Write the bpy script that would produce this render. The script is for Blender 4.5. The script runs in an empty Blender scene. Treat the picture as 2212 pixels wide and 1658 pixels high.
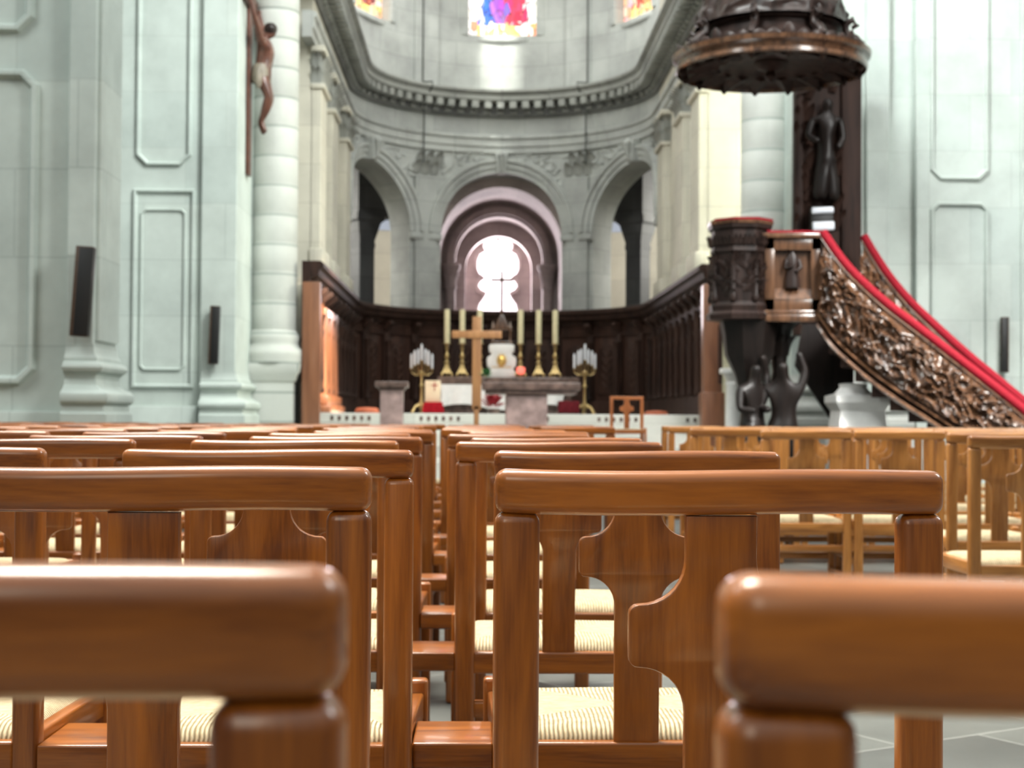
import bpy, bmesh, math, random
from mathutils import Vector, Matrix, noise
random.seed(7)
PI = math.pi
SC = bpy.context.scene
COL = SC.collection

# ------------------------------------------------------------------ camera frame
F = 3322.0
CAMPOS = Vector((-0.47, 0.0, 0.915))
YAW, PITCH, ROLL = math.radians(1.26), math.atan(74 / F), math.radians(0.35)
R0 = Vector((math.cos(YAW), -math.sin(YAW), 0))
FW = Vector((math.sin(YAW) * math.cos(PITCH), math.cos(YAW) * math.cos(PITCH), math.sin(PITCH)))
U0 = R0.cross(FW)
RT = R0 * math.cos(ROLL) + U0 * math.sin(ROLL)
UP = -R0 * math.sin(ROLL) + U0 * math.cos(ROLL)

def W(px, py, d):
    """the place seen at pixel (px, py) of the 2212x1658 frame, d metres deep"""
    return CAMPOS + FW * d + RT * ((px - 1106) / F * d) + UP * (-(py - 829) / F * d)

def onY(px, py, Y):
    r = FW + RT * ((px - 1106) / F) + UP * (-(py - 829) / F)
    return CAMPOS + r * ((Y - CAMPOS.y) / r.y)

# ------------------------------------------------------------------ materials
MATS = {}
def nmat(name):
    m = bpy.data.materials.new(name); m.use_nodes = True
    nt = m.node_tree; b = nt.nodes['Principled BSDF']
    MATS[name] = m
    return m, nt, b

def link(nt, a, b): nt.links.new(a, b)
def nd(nt, t, **kw):
    n = nt.nodes.new(t)
    for k, v in kw.items(): setattr(n, k, v)
    return n
def ramp(nt, stops):
    r = nd(nt, 'ShaderNodeValToRGB'); e = r.color_ramp.elements
    while len(e) < len(stops): e.new(0.5)
    for i, (p, c) in enumerate(stops):
        e[i].position = p; e[i].color = (*c, 1)
    return r
def mth(nt, op, a, b=None, c=None):
    n = nd(nt, 'ShaderNodeMath', operation=op)
    for i, v in enumerate((a, b, c)):
        if v is None: continue
        if isinstance(v, (int, float)): n.inputs[i].default_value = v
        else: link(nt, v, n.inputs[i])
    return n.outputs[0]
def mix(nt, fac, a, b, blend='MIX'):
    n = nd(nt, 'ShaderNodeMix', data_type='RGBA', blend_type=blend)
    if isinstance(fac, (int, float)): n.inputs[0].default_value = fac
    else: link(nt, fac, n.inputs[0])
    for i, v in ((6, a), (7, b)):
        if isinstance(v, tuple): n.inputs[i].default_value = (*v, 1)
        else: link(nt, v, n.inputs[i])
    return n.outputs[2]

def plain(name, col, rough=0.5, metal=0, bump=0, bscale=30, var=0.15, coat=0, spec=0.5):
    m, nt, b = nmat(name)
    tc = nd(nt, 'ShaderNodeTexCoord')
    n = nd(nt, 'ShaderNodeTexNoise'); n.inputs['Scale'].default_value = bscale; n.inputs['Detail'].default_value = 5
    link(nt, tc.outputs['Object'], n.inputs['Vector'])
    lo = tuple(c * (1 - var) for c in col); hi = tuple(min(1, c * (1 + var)) for c in col)
    r = ramp(nt, [(0.3, lo), (0.7, hi)])
    link(nt, n.outputs[0], r.inputs[0]); link(nt, r.outputs[0], b.inputs['Base Color'])
    b.inputs['Roughness'].default_value = rough; b.inputs['Metallic'].default_value = metal
    b.inputs['Coat Weight'].default_value = coat; b.inputs['Coat Roughness'].default_value = 0.15
    b.inputs['Specular IOR Level'].default_value = spec
    if bump:
        bp = nd(nt, 'ShaderNodeBump'); bp.inputs['Strength'].default_value = bump; bp.inputs['Distance'].default_value = 0.02
        link(nt, n.outputs[0], bp.inputs['Height']); link(nt, bp.outputs[0], b.inputs['Normal'])
    return m

def wood(name, axis, dark, light, rough=0.3, coat=0.35, scale=1.0, fine=0.35, tone=0.12, spec=0.5):
    """varnished wood: the grain is drawn out along the axis 0, 1 or 2 of the piece"""
    m, nt, b = nmat(name)
    tc = nd(nt, 'ShaderNodeTexCoord'); oi = nd(nt, 'ShaderNodeObjectInfo')
    off = nd(nt, 'ShaderNodeVectorMath', operation='SCALE'); off.inputs[0].default_value = (3.7, 9.1, 5.3)
    link(nt, oi.outputs['Random'], off.inputs['Scale'])
    add = nd(nt, 'ShaderNodeVectorMath', operation='ADD')
    link(nt, tc.outputs['Object'], add.inputs[0]); link(nt, off.outputs[0], add.inputs[1])
    mp = nd(nt, 'ShaderNodeMapping'); s = [14 * scale] * 3; s[axis] = 1.5 * scale
    mp.inputs['Scale'].default_value = s
    link(nt, add.outputs[0], mp.inputs[0])
    n1 = nd(nt, 'ShaderNodeTexNoise'); n1.inputs['Scale'].default_value = 1.3; n1.inputs['Detail'].default_value = 5; n1.inputs['Distortion'].default_value = 1.2
    link(nt, mp.outputs[0], n1.inputs['Vector'])
    mp2 = nd(nt, 'ShaderNodeMapping'); s = [260 * scale] * 3; s[axis] = 14 * scale
    mp2.inputs['Scale'].default_value = s; link(nt, add.outputs[0], mp2.inputs[0])
    n2 = nd(nt, 'ShaderNodeTexNoise'); n2.inputs['Scale'].default_value = 1; n2.inputs['Detail'].default_value = 3
    link(nt, mp2.outputs[0], n2.inputs['Vector'])
    f = mth(nt, 'ADD', n1.outputs[0], mth(nt, 'MULTIPLY', mth(nt, 'SUBTRACT', n2.outputs[0], 0.5), fine))
    mid = tuple((a + c) / 2 for a, c in zip(dark, light))
    r = ramp(nt, [(0.30, dark), (0.48, mid), (0.70, light)])
    link(nt, f, r.inputs[0])
    hsv = nd(nt, 'ShaderNodeHueSaturation')
    link(nt, r.outputs[0], hsv.inputs['Color'])
    link(nt, mth(nt, 'ADD', mth(nt, 'MULTIPLY', oi.outputs['Random'], 2 * tone), 1 - tone), hsv.inputs['Value'])
    link(nt, hsv.outputs[0], b.inputs['Base Color'])
    b.inputs['Roughness'].default_value = rough
    b.inputs['Specular IOR Level'].default_value = spec
    b.inputs['Coat Weight'].default_value = coat; b.inputs['Coat Roughness'].default_value = 0.12
    bp = nd(nt, 'ShaderNodeBump'); bp.inputs['Strength'].default_value = 0.06; bp.inputs['Distance'].default_value = 0.002
    link(nt, n2.outputs[0], bp.inputs['Height']); link(nt, bp.outputs[0], b.inputs['Normal'])
    return m

def stone(name, c1, c2, mortar, bw=0.95, bh=0.42, msize=0.012, blot=0.5, rough=0.75, bump=0.15, mixm=1.0):
    """dressed stone in courses (UV in metres) with cloudy wear"""
    m, nt, b = nmat(name)
    tc = nd(nt, 'ShaderNodeTexCoord')
    br = nd(nt, 'ShaderNodeTexBrick')
    br.inputs['Scale'].default_value = 1; br.inputs['Brick Width'].default_value = bw; br.inputs['Row Height'].default_value = bh
    br.inputs['Mortar Size'].default_value = msize; br.inputs['Mortar Smooth'].default_value = 0.4; br.inputs['Bias'].default_value = 0
    br.inputs['Color1'].default_value = (*c1, 1); br.inputs['Color2'].default_value = (*c2, 1)
    br.inputs['Mortar'].default_value = (*tuple(a * (1 - mixm) + q * mixm for a, q in zip(c1, mortar)), 1)
    link(nt, tc.outputs['UV'], br.inputs['Vector'])
    n = nd(nt, 'ShaderNodeTexNoise'); n.inputs['Scale'].default_value = 1.1; n.inputs['Detail'].default_value = 7; n.inputs['Roughness'].default_value = 0.62
    link(nt, tc.outputs['Object'], n.inputs['Vector'])
    r = ramp(nt, [(0.32, (1 - blot * 0.55,) * 3), (0.62, (1.0,) * 3)])
    link(nt, n.outputs[0], r.inputs[0])
    link(nt, mix(nt, 1.0, br.outputs['Color'], r.outputs[0], 'MULTIPLY'), b.inputs['Base Color'])
    b.inputs['Roughness'].default_value = rough
    bp = nd(nt, 'ShaderNodeBump'); bp.inputs['Strength'].default_value = bump; bp.inputs['Distance'].default_value = 0.01
    inv = mth(nt, 'SUBTRACT', mth(nt, 'MULTIPLY', n.outputs[0], 0.5), br.outputs['Fac'])
    link(nt, inv, bp.inputs['Height']); link(nt, bp.outputs[0], b.inputs['Normal'])
    return m

# chair woods
CD, CL = (0.135, 0.034, 0.0038), (0.37, 0.115, 0.0125)
WX = wood('varnished_beech_along_x', 0, CD, CL)
WY = wood('varnished_beech_along_y', 1, CD, CL)
WZ = wood('varnished_beech_along_z', 2, CD, CL)
GD, GL = (0.26, 0.095, 0.020), (0.52, 0.23, 0.060)  # chair beech lightened: light on the right-hand block put into its colour
GX = wood('lit_beech_along_x', 0, GD, GL)
GY = wood('lit_beech_along_y', 1, GD, GL)
GZ = wood('lit_beech_along_z', 2, GD, GL)
DARKW = wood('dark_oak', 2, (0.014, 0.0068, 0.005), (0.046, 0.022, 0.015), rough=0.6, coat=0.0, scale=0.35, spec=0.2)
ENDW = wood('sunlit_oak', 2, (0.12, 0.045, 0.022), (0.26, 0.11, 0.055), rough=0.35, coat=0.3, scale=0.3)  # stall oak lightened: sunlight on the stall ends put into its colour
STALLW = wood('warm_oak', 2, (0.018, 0.0075, 0.005), (0.050, 0.022, 0.014), rough=0.6, coat=0.0, scale=0.3, spec=0.25)
CARVEW = wood('carved_walnut', 2, (0.035, 0.016, 0.009), (0.16, 0.078, 0.040), rough=0.26, coat=0.6, scale=0.5)
CROSSW = wood('plain_orange_wood', 2, (0.30, 0.13, 0.05), (0.50, 0.25, 0.10), rough=0.5, coat=0.1, scale=0.5)

def rush_mat():
    m, nt, b = nmat('woven_rush')
    tc = nd(nt, 'ShaderNodeTexCoord'); sp = nd(nt, 'ShaderNodeSeparateXYZ')
    link(nt, tc.outputs['Object'], sp.inputs[0])
    n = nd(nt, 'ShaderNodeTexNoise'); n.inputs['Scale'].default_value = 22; n.inputs['Detail'].default_value = 4
    link(nt, tc.outputs['Object'], n.inputs['Vector'])
    wob = mth(nt, 'MULTIPLY', mth(nt, 'SUBTRACT', n.outputs[0], 0.5), 0.006)
    x, y = sp.outputs[0], mth(nt, 'SUBTRACT', sp.outputs[1], 0.21)
    side = mth(nt, 'GREATER_THAN', mth(nt, 'MULTIPLY', mth(nt, 'ABSOLUTE', x), 0.80), mth(nt, 'ABSOLUTE', y))
    k = 2 * PI / 0.0075
    sx = mth(nt, 'SINE', mth(nt, 'MULTIPLY', mth(nt, 'ADD', x, wob), k))
    sy = mth(nt, 'SINE', mth(nt, 'MULTIPLY', mth(nt, 'ADD', y, wob), k))
    s = mth(nt, 'ADD', mth(nt, 'MULTIPLY', sy, side), mth(nt, 'MULTIPLY', sx, mth(nt, 'SUBTRACT', 1.0, side)))
    s01 = mth(nt, 'MULTIPLY', mth(nt, 'ADD', s, 1.0), 0.5)
    s01 = mth(nt, 'POWER', s01, 0.55)
    r = ramp(nt, [(0.0, (0.34, 0.23, 0.10)), (0.30, (0.62, 0.50, 0.29)), (0.8, (0.78, 0.67, 0.44))])
    link(nt, s01, r.inputs[0])
    n2 = nd(nt, 'ShaderNodeTexNoise'); n2.inputs['Scale'].default_value = 60; n2.inputs['Detail'].default_value = 3
    link(nt, tc.outputs['Object'], n2.inputs['Vector'])
    r2 = ramp(nt, [(0.3, (0.75, 0.72, 0.66)), (0.65, (1, 1, 1))]); link(nt, n2.outputs[0], r2.inputs[0])
    link(nt, mix(nt, 1.0, r.outputs[0], r2.outputs[0], 'MULTIPLY'), b.inputs['Base Color'])
    b.inputs['Roughness'].default_value = 0.6
    bp = nd(nt, 'ShaderNodeBump'); bp.inputs['Strength'].default_value = 0.9; bp.inputs['Distance'].default_value = 0.004
    link(nt, s01, bp.inputs['Height']); link(nt, bp.outputs[0], b.inputs['Normal'])
    return m
RUSH = rush_mat()

ST_PIER = stone('pale_limestone', (0.58, 0.645, 0.595), (0.50, 0.57, 0.53), (0.48, 0.54, 0.50), 1.1, 0.75, 0.010, 0.42, bump=0.08)
ST_SIDE = stone('pale_limestone_grey', (0.55, 0.57, 0.53), (0.50, 0.52, 0.48), (0.33, 0.36, 0.33), 3.0, 0.42, 0.022, 0.4)
ST_APSE = stone('grey_limestone', (0.45, 0.47, 0.44), (0.39, 0.405, 0.385), (0.33, 0.345, 0.325), 1.0, 0.5, 0.012, 0.6)
ST_MID = stone('weathered_limestone', (0.33, 0.34, 0.31), (0.28, 0.29, 0.27), (0.2, 0.2, 0.2), 1.0, 0.5, 0.012, 0.6)
ST_CREAM = stone('cream_limestone', (0.58, 0.555, 0.46), (0.53, 0.51, 0.43), (0.45, 0.43, 0.36), 1.0, 0.6, 0.01, 0.35)
ST_DARK = stone('shadow_limestone', (0.20, 0.205, 0.195), (0.15, 0.155, 0.15), (0.10, 0.10, 0.10), 1.0, 0.5, 0.012, 0.6)  # dark tone stands in for the shadow between the cornice dentils
ST_BLACK = stone('black_stone', (0.060, 0.062, 0.062), (0.045, 0.046, 0.048), (0.03, 0.03, 0.03), 1.0, 0.5, 0.012, 0.6)  # near-black stone for the ambulatory pillars and ceiling
ST_PINK = stone('rosy_plaster', (0.52, 0.45, 0.43), (0.45, 0.385, 0.37), (0.38, 0.31, 0.31), 0.8, 0.4, 0.008, 0.7)
FLOORM = stone('grey_flagstones', (0.16, 0.172, 0.16), (0.10, 0.108, 0.103), (0.30, 0.315, 0.295), 0.62, 0.42, 0.006, 0.75, rough=0.4, bump=0.25)
STEPM = stone('white_marble', (0.66, 0.66, 0.60), (0.58, 0.58, 0.53), (0.42, 0.42, 0.38), 1.4, 0.5, 0.006, 0.3, rough=0.4)
MARBLE = plain('rosy_marble', (0.34, 0.24, 0.22), 0.3, bscale=6, var=0.45, coat=0.2)
MARBLE_D = plain('brown_marble', (0.13, 0.085, 0.07), 0.3, bscale=9, var=0.6, coat=0.2)
WHITEM = plain('white_stone', (0.78, 0.77, 0.74), 0.45, bscale=8, var=0.06)
CLOTHW = plain('white_linen', (0.82, 0.82, 0.80), 0.8, bscale=14, var=0.04)
WAX = plain('cream_wax', (0.72, 0.66, 0.42), 0.45, bscale=10, var=0.06)
BRASS = plain('old_brass', (0.42, 0.30, 0.13), 0.33, metal=0.8, bscale=25, var=0.25)
GOLD = plain('gilding', (0.72, 0.47, 0.14), 0.3, metal=0.7, bscale=30, var=0.2)
VELVET = plain('red_velvet', (0.25, 0.006, 0.016), 0.75, bscale=60, var=0.2, spec=0.2)
REDCLOTH = plain('red_cloth', (0.36, 0.006, 0.015), 0.8, bscale=20, var=0.2, spec=0.2)
DARKRED = plain('dark_red_cloth', (0.10, 0.006, 0.010), 0.8, bscale=20, var=0.2, spec=0.2)
BLACKP = plain('black_speaker_metal', (0.012, 0.012, 0.012), 0.5, bscale=200, var=0.3)
BROWNP = plain('brown_speaker_side', (0.085, 0.05, 0.03), 0.5, bscale=20, var=0.2)
CORPUS = plain('painted_brown_wood', (0.095, 0.034, 0.020), 0.4, bscale=9, var=0.35, coat=0.2)
LOIN = plain('painted_drapery', (0.20, 0.17, 0.13), 0.5, bscale=9, var=0.3)
STATUEW = wood('dark_carved_statue_wood', 2, (0.010, 0.006, 0.005), (0.036, 0.021, 0.017), rough=0.4, coat=0.08, scale=0.6, spec=0.25)
FOOTW = wood('shaded_carved_wood', 2, (0.005, 0.003, 0.0025), (0.016, 0.010, 0.008), rough=0.45, coat=0.1, scale=0.6, spec=0.3)  # statue wood darkened: shade below pulpit and stair put into its colour
GLASSW = plain('frosted_candle_glass', (0.70, 0.72, 0.76), 0.2, bscale=10, var=0.05, coat=0.5)
LEAFM = plain('green_leaves', (0.05, 0.22, 0.06), 0.5, bscale=12, var=0.4)
PETALM = plain('red_petals', (0.30, 0.012, 0.02), 0.6, bscale=12, var=0.4)
CREAMP = plain('cream_board', (0.72, 0.58, 0.40), 0.6, bscale=5, var=0.12)
CABLE = plain('dark_cable', (0.05, 0.055, 0.05), 0.6)
TERRA = plain('orange_upholstery', (0.42, 0.11, 0.05), 0.7, bscale=10, var=0.15)
LAMPW = plain('white_lamp_housing', (0.72, 0.76, 0.82), 0.4, var=0.04)

def emis(name, col, strength):
    m, nt, b = nmat(name)
    b.inputs['Base Color'].default_value = (*col, 1)
    b.inputs['Emission Color'].default_value = (*col, 1); b.inputs['Emission Strength'].default_value = strength
    return m
DAYPINK = emis('daylit_pale_glass', (1.0, 0.90, 0.95), 2.3)
REDLAMP = emis('lit_red_lamp_glass', (0.95, 0.18, 0.13), 0.9)
BLUEGL = emis('dim_blue_glass', (0.40, 0.45, 0.55), 0.22)

def stained(name, left, mid, right, border, strength, warm=(0.85, 0.45, 0.12)):
    """leaded stained glass lit by daylight: UV runs 0..1 over the pane"""
    m, nt, b = nmat(name)
    tc = nd(nt, 'ShaderNodeTexCoord'); sp = nd(nt, 'ShaderNodeSeparateXYZ')
    link(nt, tc.outputs['UV'], sp.inputs[0])
    v = nd(nt, 'ShaderNodeTexVoronoi'); v.inputs['Scale'].default_value = 16
    link(nt, tc.outputs['UV'], v.inputs['Vector'])
    u, w = sp.outputs[0], sp.outputs[1]
    vs = nd(nt, 'ShaderNodeSeparateColor'); link(nt, v.outputs['Color'], vs.inputs[0])
    uu = mth(nt, 'ADD', u, mth(nt, 'MULTIPLY', mth(nt, 'SUBTRACT', vs.outputs[0], 0.5), 0.16))
    r = ramp(nt, [(0.0, border), (0.22, left), (0.38, mid), (0.56, right), (0.80, border)])
    r.color_ramp.interpolation = 'CONSTANT'
    link(nt, uu, r.inputs[0])
    low = mth(nt, 'LESS_THAN', mth(nt, 'ADD', w, mth(nt, 'MULTIPLY', vs.outputs[1], 0.03)), 0.10)
    cell = mix(nt, low, r.outputs[0], mix(nt, mth(nt, 'GREATER_THAN', vs.outputs[2], 0.62), border, warm))
    jit = mix(nt, 0.45, cell, v.outputs['Color'], 'OVERLAY')
    ve = nd(nt, 'ShaderNodeTexVoronoi', feature='DISTANCE_TO_EDGE'); ve.inputs['Scale'].default_value = 16
    link(nt, tc.outputs['UV'], ve.inputs['Vector'])
    lead = mth(nt, 'GREATER_THAN', ve.outputs['Distance'], 0.03)
    col = mix(nt, lead, (0.02, 0.02, 0.02), jit)
    link(nt, col, b.inputs['Base Color']); link(nt, col, b.inputs['Emission Color'])
    b.inputs['Emission Strength'].default_value = strength
    return m
SG_MAIN = stained('stained_glass_blue_red', (0.05, 0.12, 0.62), (0.30, 0.10, 0.42), (0.75, 0.03, 0.10), (0.92, 0.90, 0.86), 0.8)
SG_SIDE = stained('stained_glass_warm', (0.45, 0.06, 0.05), (0.65, 0.25, 0.10), (0.30, 0.04, 0.04), (0.85, 0.55, 0.40), 0.6)

# ------------------------------------------------------------------ mesh helpers
def tag(o, label=None, cat=None, group=None, kind=None):
    if label: o['label'] = label
    if cat: o['category'] = cat
    if group: o['group'] = group
    if kind: o['kind'] = kind
    return o
def empty(name, loc=(0, 0, 0), rz=0, label=None, cat=None, group=None):
    o = bpy.data.objects.new(name, None); COL.objects.link(o)
    o.location = loc; o.rotation_euler = (0, 0, rz); o.empty_display_size = 0.1
    return tag(o, label, cat, group)

def bfinish(bm, name, m, parent=None, smooth=40, uvfn=None, loc=None):
    bmesh.ops.recalc_face_normals(bm, faces=bm.faces[:])
    uv = bm.loops.layers.uv.verify()
    for f in bm.faces:
        n = f.normal; ax = max(range(3), key=lambda i: abs(n[i]))
        for l in f.loops:
            c = l.vert.co
            if uvfn: l[uv].uv = uvfn(c, n)
            elif ax == 0: l[uv].uv = (c.y, c.z)
            elif ax == 1: l[uv].uv = (c.x, c.z)
            else: l[uv].uv = (c.x, c.y)
    me = bpy.data.meshes.new(name); bm.to_mesh(me); bm.free()
    me.materials.append(m)
    if smooth:
        for p in me.polygons: p.use_smooth = True
        me.set_sharp_from_angle(angle=math.radians(smooth))
    o = bpy.data.objects.new(name, me); COL.objects.link(o)
    if parent is not None: o.parent = parent
    if loc is not None: o.location = loc
    return o

class MB:
    """collects shapes into one mesh"""
    def __init__(s): s.bm = bmesh.new()
    def _add(s, verts, faces):
        vs = [s.bm.verts.new(v) for v in verts]
        for f in faces:
            try: s.bm.faces.new([vs[i] for i in f])
            except ValueError: pass
        return vs
    def box(s, lo, hi, bev=0, seg=2, M=None):
        b = bmesh.new()
        bmesh.ops.create_cube(b, size=1)
        c = (Vector(lo) + Vector(hi)) / 2; d = Vector(hi) - Vector(lo)
        for v in b.verts: v.co = Vector((v.co.x * d.x, v.co.y * d.y, v.co.z * d.z)) + c
        if bev: bmesh.ops.bevel(b, geom=b.edges[:], offset=bev, segments=seg, profile=0.5, affect='EDGES')
        s.merge(b, M); return s
    def merge(s, b, M=None):
        b.verts.index_update()
        s._add([(M @ v.co) if M else v.co.copy() for v in b.verts], [[v.index for v in f.verts] for f in b.faces])
        b.free()
    def lathe(s, prof, c=(0, 0, 0), n=24, sx=1, sy=1, a0=0, M=None, cap=True):
        """prof: (r, z) from bottom to top"""
        vs = []; fs = []
        for r, z in prof:
            for k in range(n):
                a = a0 + 2 * PI * k / n
                p = Vector((c[0] + r * sx * math.cos(a), c[1] + r * sy * math.sin(a), c[2] + z))
                vs.append(M @ p if M else p)
        for i in range(len(prof) - 1):
            for k in range(n):
                k2 = (k + 1) % n
                fs.append([i * n + k, i * n + k2, (i + 1) * n + k2, (i + 1) * n + k])
        if cap: fs.append(list(range(n))[::-1]); fs.append([(len(prof) - 1) * n + k for k in range(n)])
        s._add(vs, fs); return s
    def tube(s, pts, r, n=10, closed=False, flat=1.0):
        pts = [Vector(p) for p in pts]; N = len(pts); rs = r if isinstance(r, (list, tuple)) else [r] * N
        vs = []; fs = []; prev = None
        for i, p in enumerate(pts):
            t = (pts[(i + 1) % N] - pts[i - 1]) if closed else (pts[min(i + 1, N - 1)] - pts[max(i - 1, 0)])
            t.normalize()
            ref = prev if prev is not None else (Vector((0, 0, 1)) if abs(t.z) < 0.9 else Vector((0, 1, 0)))
            u = ref - t * ref.dot(t)
            if u.length < 1e-5: u = Vector((1, 0, 0)) - t * t.x
            u.normalize(); prev = u; w = t.cross(u)
            for k in range(n):
                a = 2 * PI * k / n
                vs.append(p + u * (rs[i] * math.cos(a)) + w * (rs[i] * flat * math.sin(a)))
        M2 = N if closed else N - 1
        for i in range(M2):
            j = (i + 1) % N
            for k in range(n):
                k2 = (k + 1) % n
                fs.append([i * n + k, i * n + k2, j * n + k2, j * n + k])
        if not closed: fs.append(list(range(n))[::-1]); fs.append([(N - 1) * n + k for k in range(n)])
        s._add(vs, fs); return s
    def prism(s, poly, axis, a, b, bev=0, M=None):
        """poly of 2-D points extruded along axis 0/1/2 from a to b"""
        t = bmesh.new()
        def P(u, v, w): return {0: (w, u, v), 1: (u, w, v), 2: (u, v, w)}[axis]
        v0 = [t.verts.new(P(u, v, a)) for u, v in poly]; v1 = [t.verts.new(P(u, v, b)) for u, v in poly]
        n = len(poly); t.faces.new(v0); t.faces.new(v1[::-1])
        for i in range(n): t.faces.new([v0[i], v0[(i + 1) % n], v1[(i + 1) % n], v1[i]])
        bmesh.ops.recalc_face_normals(t, faces=t.faces[:])
        if bev:
            es = [e for e in t.edges if (e.verts[0] in v0) == (e.verts[1] in v0)]
            bmesh.ops.bevel(t, geom=es, offset=bev, segments=2, profile=0.5, affect='EDGES')
        s.merge(t, M); return s
    def sweep(s, path, prof, closed=False):
        """prof: (offset to the right of travel, z) swept along a plan path with mitred corners"""
        N = len(path); rows = []
        for i, (x, y) in enumerate(path):
            def dirn(a, b):
                d = Vector((b[0] - a[0], b[1] - a[1])); d.normalize(); return d
            d1 = dirn(path[i - 1], path[i]) if (i > 0 or closed) else dirn(path[0], path[1])
            d2 = dirn(path[i], path[(i + 1) % N]) if (i < N - 1 or closed) else d1
            n1 = Vector((d1.y, -d1.x)); n2 = Vector((d2.y, -d2.x))
            nn = n1 + n2; nn.normalize(); k = 1 / max(0.3, nn.dot(n1))
            rows.append([(x + nn.x * o * k, y + nn.y * o * k, z) for o, z in prof])
        m = len(prof); vs = [p for r in rows for p in r]; fs = []
        for i in range(N if closed else N - 1):
            j = (i + 1) % N
            for k in range(m):
                k2 = (k + 1) % m
                fs.append([i * m + k, i * m + k2, j * m + k2, j * m + k])
        if not closed: fs.append(list(range(m))); fs.append([(N - 1) * m + k for k in range(m)][::-1])
        s._add(vs, fs); return s
    def grid(s, fn, nu, nv):
        vs = [fn(i / nu, j / nv) for i in range(nu + 1) for j in range(nv + 1)]
        fs = [[i * (nv + 1) + j, (i + 1) * (nv + 1) + j, (i + 1) * (nv + 1) + j + 1, i * (nv + 1) + j + 1] for i in range(nu) for j in range(nv)]
        s._add(vs, fs); return s
    def slab(s, fa, fb, nu, nv):
        """a closed slab between two grids fa(u,v) and fb(u,v)"""
        s.grid(fa, nu, nv); s.grid(fb, nu, nv)
        for edge in (lambda t: (t, 0), lambda t: (t, 1), lambda t: (0, t), lambda t: (1, t)):
            n = nu
            va = []
            for i in range(n + 1):
                va += [fa(*edge(i / n)), fb(*edge(i / n))]
            s._add(va, [[2 * i, 2 * i + 2, 2 * i + 3, 2 * i + 1] for i in range(n)])
        return s
    def leaf(s, base, out, up, h, w, curl=0.5, n=7, th=0.012):
        """an acanthus-like tongue: rises from base along up, curls towards out"""
        out = Vector(out).normalized(); up = Vector(up).normalized(); side = out.cross(up)
        f = []; bk = []
        for i in range(n + 1):
            t = i / n
            c = Vector(base) + up * (h * (t - 0.22 * curl * t ** 4)) + out * (h * (0.10 * t + curl * t ** 3.2 * 0.55))
            ww = w * (math.sin(PI * min(1, 0.25 + 0.75 * t)) ** 0.7 * 0.5 + 0.04) * (1 + 0.18 * math.sin(t * 22))
            f += [c - side * ww, c + out * ww * 0.45, c + side * ww]
            bk += [c - side * ww - out * th, c - out * th, c + side * ww - out * th]
        m = len(f); fs = []
        for i in range(n):
            for k in range(2):
                a = i * 3 + k
                fs.append([a, a + 1, a + 4, a + 3]); fs.append([m + a, m + a + 3, m + a + 4, m + a + 1])
            fs.append([i * 3, i * 3 + 3, m + i * 3 + 3, m + i * 3]); fs.append([i * 3 + 2, m + i * 3 + 2, m + i * 3 + 5, i * 3 + 5])
        fs.append([0, m, m + 1, 1]); fs.append([1, m + 1, m + 2, 2])
        s._add(f + bk, fs); return s
    def build(s, name, m, parent=None, smooth=40, uvfn=None, loc=None):
        return bfinish(s.bm, name, m, parent, smooth, uvfn, loc)

def struct(o, label=None):
    o['kind'] = 'structure'
    if label: o['label'] = label
    return o

def copy_tree(src, parent=None):
    c = src.copy(); COL.objects.link(c); c.parent = parent
    for ch in list(src.children): copy_tree(ch, c)
    return c

def skin(name, verts, edges, m, parent=None, sub=2, root=0):
    """verts: (x, y, z, radius[, radius_y])"""
    me = bpy.data.meshes.new(name); me.from_pydata([v[:3] for v in verts], edges, []); me.update()
    o = bpy.data.objects.new(name, me); COL.objects.link(o); me.materials.append(m)
    if parent is not None: o.parent = parent
    sk = o.modifiers.new('skin', 'SKIN'); sk.use_smooth_shade = True
    for i, v in enumerate(verts):
        d = me.skin_vertices[0].data[i]; d.radius = (v[3], v[4] if len(v) > 4 else v[3]); d.use_root = (i == root)
    ss = o.modifiers.new('sub', 'SUBSURF'); ss.levels = sub; ss.render_levels = sub
    return o

ORD = ['', 'first', 'second', 'third', 'fourth', 'fifth', 'sixth', 'seventh', 'eighth', 'ninth', 'tenth', 'eleventh', 'twelfth', 'thirteenth', 'fourteenth', 'fifteenth']

# ================================================================== CHAIR
RAIL_T, RAIL_B, HWID, BOW = 0.8635, 0.8185, 0.230, 0.016
def rail_bm():
    b = bmesh.new(); bmesh.ops.create_cube(b, size=1)
    for v in b.verts: v.co = Vector((v.co.x * 2 * HWID, v.co.y * 0.036, v.co.z * (RAIL_T - RAIL_B) + (RAIL_T + RAIL_B) / 2))
    bmesh.ops.bevel(b, geom=b.edges[:], offset=0.0122, segments=6, profile=0.5, affect='EDGES')
    for i in range(1, 24):
        x = -HWID + 0.014 + (2 * HWID - 0.028) * i / 24
        bmesh.ops.bisect_plane(b, geom=b.verts[:] + b.edges[:] + b.faces[:], plane_co=(x, 0, 0), plane_no=(1, 0, 0))
    for v in b.verts:
        t = v.co.x / HWID
        v.co.y -= BOW * (1 - t * t)
        v.co.z += 0.0015 * math.sin(PI * t)
    return b

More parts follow.
